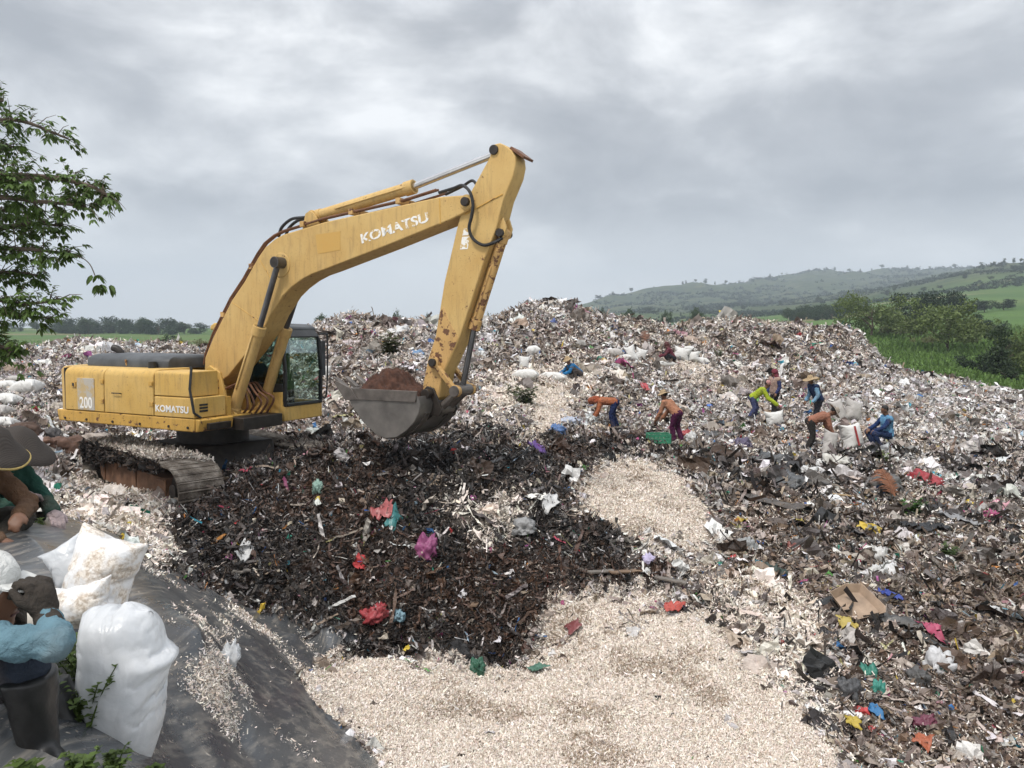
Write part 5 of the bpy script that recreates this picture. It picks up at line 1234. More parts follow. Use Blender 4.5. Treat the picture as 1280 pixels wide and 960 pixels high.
def plank(name, cat, label, px, py, lpx, rz, mat, w=.09, th=.025, pitch=6, group=None):
    SEED[0] += 1; p = hit(px, py); L_ = px2m(p, lpx); m = MB(); n = 6; pts = []
    for k in range(n + 1):
        x = (k / n - .5) * L_; ww = w * (.5 + .12 * mnoise.noise(Vector((k * .9, SEED[0], 0)))); zz = .02 * mnoise.noise(Vector((k * .5, SEED[0], 4)))
        pts += [(x, -ww, zz), (x, ww, zz), (x, ww, zz + th), (x, -ww, zz + th)]
    m.add(pts, [(k * 4 + i, k * 4 + (i + 1) % 4, k * 4 + 4 + (i + 1) % 4, k * 4 + 4 + i) for k in range(n) for i in range(4)] + [(3, 2, 1, 0), tuple(n * 4 + i for i in range(4))])
    o = m.build(name, mat, None, loc=(p.x, p.y, p.z + .06), rot=(0, R(pitch), R(rz)), bevel=.004); tag(o, label, cat, group); return o

# --- big white bag in the foreground, full and slumped
def big_bag():
    b = at(170, 952, 2.78); zb = gz(b.x, b.y) - .03
    H = at(170, 744, 2.78).z - zb; me = BAG_TALL.copy(); me.name = 'plastic_sack'; S = Vector((3.3, 8.1, 1.7))
    for v in me.vertices:
        x, y, z = v.co; t_ = (z + .39) / .78; q = Vector((x, y, z)) * 3
        y *= .92 * (1 - .55 * max(0, .16 - t_) / .16 - .22 * max(0, t_ - .86) / .14)
        cn = max(0, t_ - .80) / .20 * max(0, abs(x) / .29 - .40); t2 = t_ - .16 * cn
        xn = max(-1, min(1, x / (.26 + .03 * abs(2 * t_ - 1) ** 2))); hh = max(0, (t2 - .05) / .95)
        yp = 952 - hh * 206
        xl = float(np.interp(yp, [746, 800, 850, 900, 930, 952], [112, 101, 96, 103, 122, 148])); xr = float(np.interp(yp, [746, 760, 790, 812, 824, 836, 860, 900, 952], [176, 196, 211, 219, 234, 224, 220, 212, 190]))
        x = ((xl + xr) / 2 + xn * (xr - xl) / 2 - 170) / 961 * 2.78
        z = hh * H + .012 * mnoise.noise(q + S) * (t_ > .2)
        wr_ = .0045 * (1 - 2.2 * abs(mnoise.noise(Vector((x * 9, y * 9, z * 22)) + S))) * max(0, 1 - hh * 1.4) + .004 * (1 - 2.2 * abs(mnoise.noise(Vector((x * 16, y * 16, z * 7)) + S * 2))) + .010 * mnoise.noise(Vector((x * 5, y * 5, z * 4)) + S)
        n = v.normal; v.co = (x + n.x * wr_, y + n.y * wr_, z + n.z * wr_)
    o = None
    o = put('plastic_sack', me, M_FILM, None, (b.x, b.y, zb)); tag(o, 'large full white plastic sack standing at the edge of the liner, nearest the camera', 'sack', 'white sacks on the embankment')
big_bag()
def film_bag():
    t = NT('shred_filled_film'); p = t.pos(); n = t.noise(p, 7, 5, .6, .6); f = t.noise(p, 60, 3, .6)
    c = t.mix(t.ramp(n, [(.44, 0.0), (.58, 1.0)]), (.76, .76, .76), t.mix(t.ramp(f, [(.4, 0.0), (.6, 1.0)]), (.45, .37, .29), (.76, .70, .62)))
    t.bsdf(c, .35, spec=.5, bump=t.math('ADD', t.noise(p, 11, 4, .6, 1.2), t.math('MULTIPLY', f, .3)), bstr=.4, bdist=.02); mt = t.m
    for px, py, D_, w, h, d, sd, rot, lab in [(126, 722, 3.75, .20, .235, .16, 55, (R(-14), R(14), R(-12)), 'slumped white film sack showing pale shreds inside, right behind the large full sack'), (104, 757, 3.3, .13, .11, .12, 58, (R(-20), R(-8), R(20)), 'small shred filled bag squeezed between the fist and the large full sack')]:
        c_ = at(px, py, D_); o = put('plastic_sack', bag_copy(BAG_SQ[sd % 2], w, h, d), mt, None, (c_.x, c_.y, max(c_.z, gz(c_.x, c_.y) + h * .8)), rot); tag(o, lab, 'sack', 'white sacks on the embankment')
    c_ = at(88, 705, 4.0); o = put('plastic_sack', bag_copy(BAG_SQ[1], .13, .13, .10), M_FILM, None, (c_.x, c_.y, max(c_.z, gz(c_.x, c_.y) + .10)), (R(-20), R(-30), R(15))); tag(o, 'plain white film sack nearest the brown shirted picker', 'sack', 'white sacks on the embankment')
film_bag()
c = at(30, 765, 2.95); o = put('plastic_sack', lump_mesh('plastic_sack', .11, .10, .12, 61, .12, 2, 4, .5, .07), film_mat('cream_sack', (.62, .57, .49), .1, .6, .15), None, (c.x, c.y, gz(c.x, c.y) + .15)); tag(o, 'cream coloured sack partly hidden behind the raised gloved fist', 'sack', 'white sacks on the embankment')
# --- sacks over the landfill
GS = 'white sacks lying on the landfill'
for px, py, w, h, m, tl, lab, ti in [
 (655, 462, 17, 19, M_SACK, 12, 'small upright white sack below the paler sack on the mound slope', .0), (666, 444, 20, 13, M_SACK, 0, 'small round white sack highest on the slope left of the peak', .0),
 (657, 476, 34, 15, M_SACK, 4, 'long bulging white sack left of the crouching blue jacket', .0), (690, 477, 38, 13, M_SACK, 0, 'flat white sack touching the crouching blue jacket', .0),
 (768, 446, 22, 12, M_SACKG, 0, 'greyish sack leftmost of the bright sacks under the ridge', .0), (779, 451, 22, 8, M_SACK, 0, 'flat white sack lying in front of the upright ones under the ridge', .0), (789, 452, 15, 23, M_SACK, -14, 'tall white sack leaning left under the ridge', .0), (801, 452, 16, 18, M_SACK, 8, 'shorter white sack leaning right under the ridge', .0),
 (828, 459, 34, 8, M_SACK, 0, 'flat white sack in front of the distant dark red picker', .0), (852, 452, 22, 20, M_SACK, 6, 'round white sack right behind the distant dark red picker', .0), (866, 453, 20, 15, M_SACK, 0, 'smaller white sack in the middle of the distant pile', .0), (878, 455, 18, 9, M_SACK, 0, 'low white sack at the right end of the distant pile', .0), (861, 441, 18, 9, M_SACK, 0, 'white sack at the top of the distant pile', .0),
 (408, 474, 13, 20, M_SACK, 0, 'white sack standing just right of the excavator cab', .0),
 (1047, 528, 22, 32, M_SACKG, -6, 'grey white upright sack behind the pale hatted picker', .25), (1066, 527, 24, 32, M_SACKG, 22, 'grey white sack leaning right above the striped sack', .2),
 (1064, 562, 34, 36, M_SACK, 0, 'plump white woven sack with a red stripe, between two pickers', .25),
 (968, 533, 26, 22, M_SACK, 0, 'white sack held open by the lime green picker', .2), (1037, 568, 22, 34, M_SACKG, 10, 'half filled pale sack held by the bent rust brown picker', .3),
 (8, 488, 30, 14, M_SACK, 0, 'white sack at the left edge, topmost of the left pile', .0), (34, 492, 34, 20, M_SACK, 0, 'large white sack at the right of the left pile', .0), (10, 506, 34, 16, M_SACK, 0, 'grey dusted white sack in the middle of the left pile', .0), (0, 520, 30, 16, M_SACKG, 0, 'grey sack low at the left edge of the left pile', .0), (5, 534, 30, 14, M_SACK, 0, 'white sack lowest of the left pile', .0), (20, 478, 20, 9, M_SACKG, 0, 'small grey sack peeping over the left pile', .0),
]:
    o = sack(lab, px, py, w, h, m, tl, GS)
    if 'red stripe' in lab:
        p0 = o.location; rr = px2m(Vector((0, p0.y, 0)), 34) / 2
        MB().prism([(-.10, -.26), (-.10, .26), (-.05, .26), (-.05, -.26)], -rr * .80, -rr * .74).build('red_stripe', fm((.45, .06, .06)), o)
# --- single pieces that stand out
GI = 'single pieces of rubbish on the slope'
WHT, DKG, BLK = (.76, .76, .75), (.085, .088, .09), (.022, .022, .024)
for px, py, w, h, col, lab in [
 (1155, 604, 34, 14, (.50, .03, .045), 'bright red plastic bag on the upper right slope'), (1108, 612, 32, 24, (.16, .155, .15), 'dark grey stuffed bag beside the brown palm frond'), (1174, 836, 26, 28, (.70, .70, .71), 'crumpled white bag on the lower right slope'),
 (1146, 850, 24, 16, (.11, .105, .10), 'dark rounded lump left of the crumpled white bag'), (1111, 757, 17, 17, (.02, .06, .40), 'royal blue scrap of cloth right of the tan tray'), (1240, 650, 17, 13, (.62, .10, .28), 'pink bag far up the right slope'), (1085, 848, 18, 18, (.04, .30, .22), 'teal green bag on the lower right slope'), (1098, 866, 16, 16, (.04, .34, .26), 'smaller teal scrap just below the teal green bag'),
 (1094, 903, 12, 11, (.03, .20, .45), 'sky blue scrap low on the right slope'), (932, 686, 19, 15, (.45, .46, .46), 'grey round bag beside the white shred patch'), (992, 690, 18, 13, (.28, .07, .05), 'rust red lump right of the grey round bag'), (961, 719, 26, 14, (.025, .05, .035), 'dark green cap shaped scrap above the mixed shreds'), (1001, 660, 13, 9, (.62, .50, .06), 'yellow wrapper in the middle of the right slope'), (1010, 597, 22, 16, WHT, 'white crumpled bag below the bent rust brown picker'),
 (1042, 583, 26, 15, (.72, .70, .64), 'white and cream bag below the half filled pale sack'), (985, 608, 40, 17, (.12, .125, .13), 'slate grey bag bundle on the upper right slope'), (962, 580, 36, 14, (.115, .12, .125), 'flat dark grey bundle below the lime green picker'), (928, 560, 18, 14, (.13, .10, .19), 'dull violet bag left of the flat dark grey bundle'), (950, 595, 20, 12, (.10, .055, .045), 'dark maroon cloth bundle on the upper right slope'),
 (533, 690, 20, 22, (.40, .08, .24), 'magenta bag in the dark rubbish wall'), (477, 652, 20, 11, (.50, .12, .12), 'coral red scrap high on the dark rubbish wall'), (492, 657, 10, 11, (.03, .24, .24), 'teal scrap beside the coral red one'), (470, 770, 26, 13, (.48, .04, .05), 'red torn bag low on the dark rubbish wall'), (597, 838, 18, 16, (.02, .15, .08), 'green glass like scrap at the foot of the dark wall'), (672, 567, 20, 9, (.16, .06, .34), 'purple scrap at the rim of the dark rubbish'), (306, 707, 12, 10, WHT, 'white and red scrap at the left of the dark wall'), (398, 612, 12, 12, (.35, .55, .46), 'pale green tub high in the dark wall'), (499, 776, 14, 9, (.25, .42, .5), 'pale blue scrap beside the red torn bag'), (345, 556, 13, 10, (.32, .22, .5), 'lilac bag beside the far track of the excavator'),
 (842, 775, 22, 13, (.60, .09, .06), 'red and orange wrapper at the top of the foreground shreds'), (717, 793, 14, 12, (.26, .06, .06), 'dark red scrap in the middle shred patch'), (812, 704, 18, 11, (.58, .52, .72), 'pale lilac bag between two shred patches'), (688, 640, 17, 7, WHT, 'white scrap at the rim of the upper shred patch'), (655, 662, 22, 14, (.40, .40, .40), 'grey torn bag in the dark rubbish near the upper shred patch'), (672, 847, 14, 11, (.10, .24, .17), 'dull green scrap at the edge of the foreground shreds'),
 (1057, 792, 20, 12, (.60, .46, .10), 'yellow scrap below the tan tray'), (1164, 796, 20, 15, (.62, .10, .20), 'pink red scrap on the lower right slope'), (1243, 770, 16, 13, (.74, .74, .74), 'white scrap at the right edge above the crumpled white bag'), (1156, 905, 24, 12, (.20, .03, .07), 'wine red scrap low on the right slope'), (1062, 866, 26, 20, (.09, .09, .095), 'black bag edge left of the teal green bag'), (1065, 912, 16, 8, (.62, .46, .05), 'bright yellow scrap near the bottom right'), (1153, 940, 18, 10, (.50, .13, .05), 'orange red scrap near the bottom right corner'), (1228, 946, 10, 16, (.03, .25, .12), 'green bottle shaped scrap at the bottom right'),
 (858, 545, 14, 7, (.50, .05, .06), 'red bag beside the purple trousers'), (862, 552, 12, 12, WHT, 'white bottle bag beside the purple trousers'), (806, 490, 8, 7, (.55, .05, .06), 'red scrap on the slope right of the middle'), (708, 530, 26, 10, (.55, .60, .72), 'blue and white bundle left of the bent orange picker'), (735, 527, 20, 9, (.62, .64, .62), 'pale bundle beside the bent orange picker'), (697, 540, 14, 8, (.10, .22, .50), 'blue scrap below the blue and white bundle'), (1196, 530, 12, 9, (.30, .46, .40), 'mint scrap on the far right slope'), (1203, 524, 9, 7, (.60, .28, .05), 'orange scrap beside the mint one on the far right slope'),
 (692, 407, 8, 8, (.10, .16, .45), 'blue bag high on the central peak'), (498, 416, 22, 9, WHT, 'white bag on the brown mound behind the bucket'), (521, 444, 14, 7, (.20, .36, .60), 'pale blue bag on the slope behind the bucket'), (417, 500, 12, 9, (.52, .06, .07), 'red bag right of the cab'), (395, 545, 30, 12, (.62, .66, .64), 'white and mint bag below the excavator cab'), (1005, 437, 8, 8, (.03, .04, .12), 'dark blue scrap under the right ridge'), (1098, 720, 18, 14, WHT, 'white foam piece leftmost of two on the right slope'), (1113, 718, 20, 15, (.78, .78, .78), 'torn white foam piece pointing right on the right slope'), (1182, 706, 18, 12, WHT, 'white foam box on the right slope by the green leaves'), (1101, 700, 18, 16, (.74, .73, .71), 'pale folded bag above the torn white foam'),
]:
    if w <= 22 and not any(q_ in lab for q_ in ('bag', 'tub', 'glass', 'lump', 'foam', 'bottle', 'bundle')):
        sheet('rubbish_scrap', 'scrap', lab, px, py - h * .4, w * 1.15, h * 2.2, fm(tuple(x * .82 + .02 for x in col), .35), random.uniform(-40, 40), .42, None, .05, 10, .5); continue
    lump('rubbish_bag' if w > 16 else 'rubbish_scrap', 'bag' if w > 16 else 'scrap', lab, px, py, w, h, fm(tuple(x * .78 + .03 for x in col) if min(col) < .5 else col), random.uniform(-18, 18), .8, None, .4, 4, .5, .42, .0, .38, random.uniform(0, 180))
for px, py, w, l, rz, col, lab, cat in [
 (1202, 655, 46, 40, -50, (.33, .33, .34), 'grey torn plastic sheet hanging down the right slope', 'sheet'), (1160, 665, 36, 60, -60, BLK, 'shiny black bin liner beside the grey torn sheet', 'bin liner'), (965, 632, 100, 30, -18, (.10, .085, .075), 'long dark grey brown sheet across the upper right slope', 'sheet'), (1120, 780, 70, 36, -35, (.10, .098, .095), 'crumpled dark grey sheet right of the tan tray', 'sheet'), (1150, 800, 60, 26, -40, (.075, .075, .075), 'crumpled black sheet above the crumpled white bag', 'sheet'), (155, 672, 60, 20, 8, (.60, .57, .52), 'pale plastic sheet at the head of the liner', 'sheet'), (900, 548, 40, 20, 0, (.10, .10, .10), 'dark grey film beside the purple trousers', 'film'), (82, 562, 34, 16, 0, (.62, .60, .56), 'pale paper sheet behind the resting pickers', 'sheet'), (1085, 540, 44, 20, -30, (.36, .26, .19), 'tan cloth right of the seated blue vest', 'cloth'), (780, 543, 60, 16, 4, (.11, .11, .12), 'dark film behind the green crate', 'film')]:
    sheet('plastic_sheet' if cat != 'cloth' else 'cloth', cat, lab, px, py, w, l, fm(col, .35), rz, .30)
M_WOOD = simple_mat('weathered_wood', (.20, .135, .09), .85, 0, .4, 5, bstr=.5); M_WOODG = simple_mat('grey_wood', (.17, .15, .13), .85, 0, .4, 5, bstr=.5)
for px, py, l, rz, m, lab in [(782, 722, 46, 24, M_WOOD, 'reddish brown board end between the shred patches'), (752, 722, 40, 30, M_WOODG, 'grey board left of the reddish brown one'), (838, 733, 40, -22, M_WOODG, 'grey brown board at the edge of the middle shreds'), (1058, 624, 34, -4, simple_mat('tan_board', (.42, .30, .17), .8), 'thin tan board on the upper right slope'), (594, 762, 26, 80, M_WOOD, 'upright brown wood stump in the dark wall'), (300, 722, 26, 40, M_WOODG, 'grey stick at the left end of the dark wall')]:
    plank('board', 'board', lab, px, py, l, rz, m)
lump('plastic_film', 'film', 'small white film tip poking from the shreds beside the large full sack', 284, 832, 22, 24, M_FILM, 20, .6, None, .4, 4, .4, .3, .8, .1)
# tan tray
p = hit(1069, 768); L_ = px2m(p, 54); tm = MB(); out_ = [(-.5, -.32), (-.38, -.5), (.38, -.5), (.5, -.34), (.46, .42), (.1, .54), (-.42, .42)]
N_ = len(out_); vs = []
for sc_, zz in ((.80, 0), (1, .09), (1.03, .09), (.82, -.012)): vs += [(x * L_ * sc_, y * L_ * sc_, zz) for x, y in out_]
tm.add(vs, [tuple(range(N_))] + [tuple(3 * N_ + i for i in reversed(range(N_)))] + [(k * N_ + i, k * N_ + (i + 1) % N_, (k + 1) * N_ + (i + 1) % N_, (k + 1) * N_ + i) for k in range(3) for i in range(N_)])
o = tm.build('plastic_tray', simple_mat('tan_plastic', (.33, .24, .17), .6, 0, .35, 5), None, .006, 2, p + Vector((0, 0, .10)), (R(24), R(-8), R(14))); tag(o, 'tan shallow plastic tray lying open on the lower right slope', 'tray')
# green crate
p = hit(823, 553); e = empty('plastic_crate', (p.x, p.y, gz(p.x, p.y) - .02), R(4)); tag(e, 'low green slatted plastic crate beside the purple trousers', 'crate'); MG = simple_mat('green_plastic', (.05, .24, .14), .5)
w_, d_, h_ = px2m(p, 26) / 2, .18, .22; m = MB().box(-w_, w_, -d_, d_, 0, .02); m.build('crate_floor', MG, e)
for nm, (x0, x1, y0, y1) in (('side_wall', (-w_, w_, -d_ - .012, -d_)), ('side_wall', (-w_, w_, d_, d_ + .012)), ('end_wall', (-w_ - .012, -w_, -d_, d_)), ('end_wall', (w_, w_ + .012, -d_, d_))):
    m = MB()
    for z0, z1 in ((0.0, .05), (.09, .13), (.18, .22)): m.box(x0, x1, y0, y1, z0, z1)
    for k in range(6):
        if x1 - x0 > y1 - y0: xx = x0 + (x1 - x0 - .02) * k / 5; m.box(xx, xx + .02, y0 - .004, y1 + .004, .0, .218)
        else: yy = y0 + (y1 - y0 - .02) * k / 5; m.box(x0 - .004, x1 + .004, yy, yy + .02, .0, .218)
    m.build(nm, MG, e)
# soil lumps and stones behind the near track
for px, py, w, h, col, lab in [(88, 566, 42, 22, (.115, .068, .05), 'red brown clod of earth behind the near track'), (52, 560, 30, 14, (.15, .085, .06), 'dark brown clod left of the red brown one'), (118, 553, 30, 12, (.36, .31, .27), 'pale stone right of the red brown clod'), (60, 548, 26, 12, (.09, .085, .085), 'dark grey stone above the clods'), (32, 545, 34, 18, (.10, .065, .05), 'brown earth heap nearest the left sacks')]:
    lump('earth_clod' if 'stone' not in lab else 'stone', 'clod' if 'stone' not in lab else 'stone', lab, px, py, w, h, simple_mat('earth', col, .95, 0, .4, 8, bstr=.9), 0, .9, None, .4, 4, .3, .12)
# white board beside the resting pickers
p = at(37, 660, 6.4); o = MB().box(-.09, .09, -.02, .02, 0, .36).build('board', simple_mat('white_board', (.70, .68, .62), .6), None, .006, 2, (p.x, p.y, gz(p.x, p.y) - .02), (R(-25), 0, R(20))); tag(o, 'white board propped up behind the green shirted picker', 'board')
# dry palm frond, standing up out of the slope
def frond(label, px, py, L_, rz, el, col, n=26, droop=.6, mat=None):
    p = hit(px, py); e = empty('palm_frond', (p.x, p.y, gz(p.x, p.y)), R(rz)); tag(e, label, 'palm frond'); mt = mat or simple_mat('dry_frond', col, .85, 0, .4, 9)
    pts = [Vector((L_ * math.cos(R(el)) * k / 10 + .12 * droop * L_ * (k / 10) ** 2, 0, L_ * math.sin(R(el)) * k / 10 - droop * L_ * .5 * (k / 10) ** 2)) for k in range(11)]
    MB().tube(pts, [.028 * (1 - .08 * k) for k in range(11)], 7).build('stalk', mt, e); m = MB()
    for k in range(n):
        u = .15 + .83 * k / n; i = min(int(u * 10), 9); c = pts[i] + (pts[i + 1] - pts[i]) * (u * 10 - i); tt = (pts[i + 1] - pts[i]).normalized()
        for sg in (-1, 1):
            l = L_ * .42 * (1 - abs(u - .45)) * random.uniform(.7, 1.1); d = (tt * .7 + Vector((0, sg * .8, random.uniform(-.5, .15)))).normalized(); w = .018; s_ = tt.cross(d).normalized().cross(d) * w
            m.add([c - s_, c + s_, c + d * l * .6 + s_ * .8 + Vector((0, 0, -.1 * l)), c + d * l + Vector((0, 0, -.4 * l)), c + d * l * .6 - s_ * .8 + Vector((0, 0, -.1 * l))], [(0, 1, 2, 3, 4)])
    m.build('leaflets', mt, e)
frond('dry brown palm frond sticking up on the upper right slope', 1120, 626, .95, 100, 62, (.20, .085, .045))
frond('second dry frond lying right of the upright brown one', 1142, 628, .7, -25, 14, (.17, .09, .05))
frond('fallen brown branch of dry leaves under the far ridge', 806, 430, 1.3, 80, 50, (.16, .075, .045))
# weeds and leaf bunches
def weed(label, loc, h, ns, col, seed, leaf=.03, name='weed', spread=.5):
    r = random.Random(seed); e = empty(name, loc); tag(e, label, 'weed'); st = MB(); lf = MB()
    for s in range(ns):
        a = r.uniform(0, 6.28); d = Vector((math.cos(a) * spread * r.uniform(.2, 1), math.sin(a) * spread * r.uniform(.2, 1), 1)).normalized(); hh = h * r.uniform(.55, 1.1); b = Vector((r.uniform(-.05, .05), r.uniform(-.05, .05), 0)) * h * 4
        pts = [b + d * hh * k / 5 + Vector((math.cos(a), math.sin(a), -.4)) * .14 * hh * (k / 5) ** 2 for k in range(6)]; st.tube(pts, [.003 * (1 - .12 * k) + .0008 for k in range(6)], 5)
        for k in range(1, 6):
            for q in range(5):
                aa = r.uniform(0, 6.28); c = pts[k] - (pts[k] - pts[k - 1]) * r.random(); dd = Vector((math.cos(aa), math.sin(aa), r.uniform(-.3, .5))).normalized(); l = leaf * r.uniform(.6, 1.3); sd_ = dd.cross(Vector((0, 0, 1))).normalized() * l * .34; up = Vector((0, 0, l * .12))
                lf.add([c, c + dd * l * .45 + sd_ + up, c + dd * l, c + dd * l * .45 - sd_ + up], [(0, 1, 2, 3)])
    mt = leafmat(col); st.build('stem', mt, e); lf.build('foliage', mt, e, sharp=180); return e
_lm = {}
def leafmat(col):
    if col not in _lm:
        t = NT('leaf'); p = t.pos(); c = t.mix(t.ramp(t.noise(p, 14, 3), [(.35, 0.0), (.65, 1.0)]), tuple(x * .6 for x in col), tuple(x * 1.25 for x in col)); b = t.bsdf(c, .55, spec=.35)
        tl = t.n('ShaderNodeBsdfTranslucent'); t.l(c, tl.inputs[0]); ms = t.n('ShaderNodeMixShader'); ms.inputs[0].default_value = .25; t.l(b.outputs[0], ms.inputs[1]); t.l(tl.outputs[0], ms.inputs[2]); t.l(ms.outputs[0], t.out.inputs['Surface']); _lm[col] = t.m
    return _lm[col]
k = 0
for px, py, D_, h, ns, lab in [(98, 868, 2.95, .26, 16, 'dense green weed between the nearest picker and the large full sack'), (92, 830, 3.1, .22, 12, 'green weed behind the dense one, below the slumped film sack'), (140, 962, 2.35, .12, 9, 'low leafy weed at the foot of the large full sack'), (100, 968, 2.25, .11, 8, 'low weed in the bottom left corner beside the boots'), (40, 968, 2.15, .10, 8, 'low weed in front of the nearest boots'), (185, 958, 2.6, .08, 6, 'tiny weed right of the low leafy one'), (94, 880, 2.62, .24, 16, 'upright green weed in front of the others by the large full sack'), (52, 662, 5.6, .10, 6, 'small weed beside the green trousers')]:
    p = at(px, py, D_); k += 1; weed(lab, (p.x, p.y, gz(p.x, p.y) - .01), h, ns, (.085, .13, .03), k)
for px, py, h, ns, col, lab in [(1138, 645, .35, 14, (.07, .16, .03), 'bunch of fresh green leaves on the right slope'), (1105, 578, .30, 12, (.14, .20, .04), 'yellow green leaf bunch below the seated blue vest'), (1185, 700, .30, 10, (.09, .14, .04), 'green leaf bunch right of the shiny black liner'), (486, 445, .9, 14, (.10, .11, .04), 'dull green shrub on the brown mound behind the bucket'), (655, 510, .7, 12, (.10, .12, .05), 'dull green weeds on the slope right of the stick'), (640, 500, .5, 8, (.11, .12, .05), 'small dull weeds left of the slope weeds'), (897, 447, .4, 8, (.08, .14, .04), 'green tuft on the far right ridge')]:
    p = hit(px, py); k += 1; weed(lab, (p.x, p.y, gz(p.x, p.y) - .02), h, ns, col, k + 40, leaf=h * .22)
# ------------------------------------------------------------------ trees
def leaf_cloud(n, blobs, leaf, seed, per=14, clump=.10, droop=.2):
    """leaf faces in clumps through the crown volume, unit height crown"""
    r = np.random.default_rng(seed); B = np.array(blobs); wv = B[:, 3] ** 2; k = r.choice(len(B), n // per, p=wv / wv.sum())
    d = r.normal(0, 1, (len(k), 3)); d /= np.linalg.norm(d, axis=1, keepdims=True); rad = r.uniform(0, 1, len(k)) ** .42
    c = B[k, :3] + d * (B[k, 3] * rad)[:, None] * np.array([1, 1, .8])
    c = np.repeat(c, per, 0) + r.normal(0, clump, (len(c) * per, 3)) * np.array([1, 1, .6]); m = len(c)
    a = r.normal(0, 1, (m, 3)); a[:, 2] -= droop; a /= np.linalg.norm(a, axis=1, keepdims=True); b = np.cross(a, r.normal(0, 1, (m, 3))); b /= np.linalg.norm(b, axis=1, keepdims=True)
    L_ = leaf * r.uniform(.6, 1.4, m)[:, None]; W_ = L_ * .42
    v = np.stack([c - a * L_ * .5, c + b * W_, c + a * L_ * .5, c - b * W_], 1).reshape(-1, 3)
    tint = np.repeat(np.repeat(r.uniform(.65, 1.25, len(k)), per) * r.uniform(.8, 1.2, m), 4)
    return v, np.arange(m * 4).reshape(-1, 4), tint
def tree_leaf_mat(col):
    t = NT('tree_leaves'); a = t.attr('tint'); c = t.mix(1.0, a, col, 'MULTIPLY'); b = t.bsdf(c, .6, spec=.3)
    tl = t.n('ShaderNodeBsdfTranslucent'); t.l(c, tl.inputs[0]); ms = t.n('ShaderNodeMixShader'); ms.inputs[0].default_value = .22; t.l(b.outputs[0], ms.inputs[1]); t.l(tl.outputs[0], ms.inputs[2]); t.l(ms.outputs[0], t.out.inputs['Surface']); return t.m
M_BARK = simple_mat('bark', (.10, .075, .055), .9, 0, .4, 6, bstr=.6)
def make_tree(kind, seed):
    r = random.Random(seed); e = empty('tree', (0, 0, 0)); tr = MB(); tr.tube([(0, 0, -.05), (.01, .0, .15), (.0, .02, .35), (.02, .0, .6)], [.028, .022, .018, .008], 7)
    for q in range(6):
        a = r.uniform(0, 6.28); z = r.uniform(.2, .5); l = r.uniform(.15, .32); tr.tube([(0, 0, z), (math.cos(a) * l * .5, math.sin(a) * l * .5, z + l * .5), (math.cos(a) * l, math.sin(a) * l, z + l * .8)], [.012, .008, .003], 5)
    tr.build('trunk', M_BARK, e)
    if kind == 'round': bl = [(r.uniform(-.28, .28), r.uniform(-.28, .28), r.uniform(.40, .80), r.uniform(.13, .26)) for _ in range(10)]; n, lf, col = 3600, .040, (.050, .078, .026)
    elif kind == 'wide': bl = [(r.uniform(-.52, .52), r.uniform(-.5, .5), r.uniform(.38, .82), r.uniform(.12, .24)) for _ in range(16)]; n, lf, col = 5200, .036, (.125, .165, .050)
    elif kind == 'dark': bl = [(r.uniform(-.40, .40), r.uniform(-.4, .4), r.uniform(.28, .80), r.uniform(.14, .25)) for _ in range(14)]; n, lf, col = 4600, .038, (.026, .045, .020)
    elif kind == 'tall': bl = [(r.uniform(-.14, .14), r.uniform(-.14, .14), r.uniform(.2, .88), r.uniform(.08, .17)) for _ in range(12)]; n, lf, col = 3000, .042, (.040, .065, .024)
    elif kind == 'hedge': bl = [(r.uniform(-.7, .7), r.uniform(-.5, .5), r.uniform(.10, .78), r.uniform(.14, .28)) for _ in range(16)]; n, lf, col = 4200, .045, (.035, .062, .026)
    else: bl = [(r.uniform(-.6, .6), r.uniform(-.5, .5), r.uniform(.12, .60), r.uniform(.16, .30)) for _ in range(14)]; n, lf, col = 4200, .045, (.15, .16, .065)
    v, f, tint = leaf_cloud(n, bl, lf, seed, 10, .045); me = fast_mesh('crown', v, f, False); col_attr(me, np.stack([tint] * 3, -1)); put('crown', me, tree_leaf_mat(col), e); return e
PROTO = {}
for kd in ('round', 'wide', 'dark', 'tall', 'shrub', 'hedge'):
    for s in range(2): PROTO[(kd, s)] = make_tree(kd, 900 + s * 7 + hash(kd) % 1 + len(kd) * 31)
used_p = set()
def plant(kd, px, D_, hpx, label, group, k, wide=1.0, py=None):
    key = (kd, k % 2); o = PROTO[key] if key not in used_p else copy_tree(PROTO[key]); used_p.add(key)
    x = (px - W2) / F * D_; z = far_z(x, D_); h = hpx / F * D_
    hz_ = h
    if py is not None:      # the ground may lie lower than the sight line: keep the crown's top where it shows
        zt = at(px, py, D_).z; hz_ = max(h, h + (zt - z) * 1.02)
    sk = .18 if 'row' in label else .03
    o.location = (x, D_, z - sk * hz_); o.scale = (h * wide, h * wide, hz_ * (1 + sk)); o.rotation_euler = (0, 0, k * 1.7); o.name = 'tree' if kd != 'shrub' else 'shrub'
    tag(o, label, 'tree' if kd != 'shrub' else 'shrub', group)
GL, GH, GR_, GM = 'trees along the left field', 'small trees on the hills', 'trees right of the landfill', 'trees behind the mounds'
kk = 0
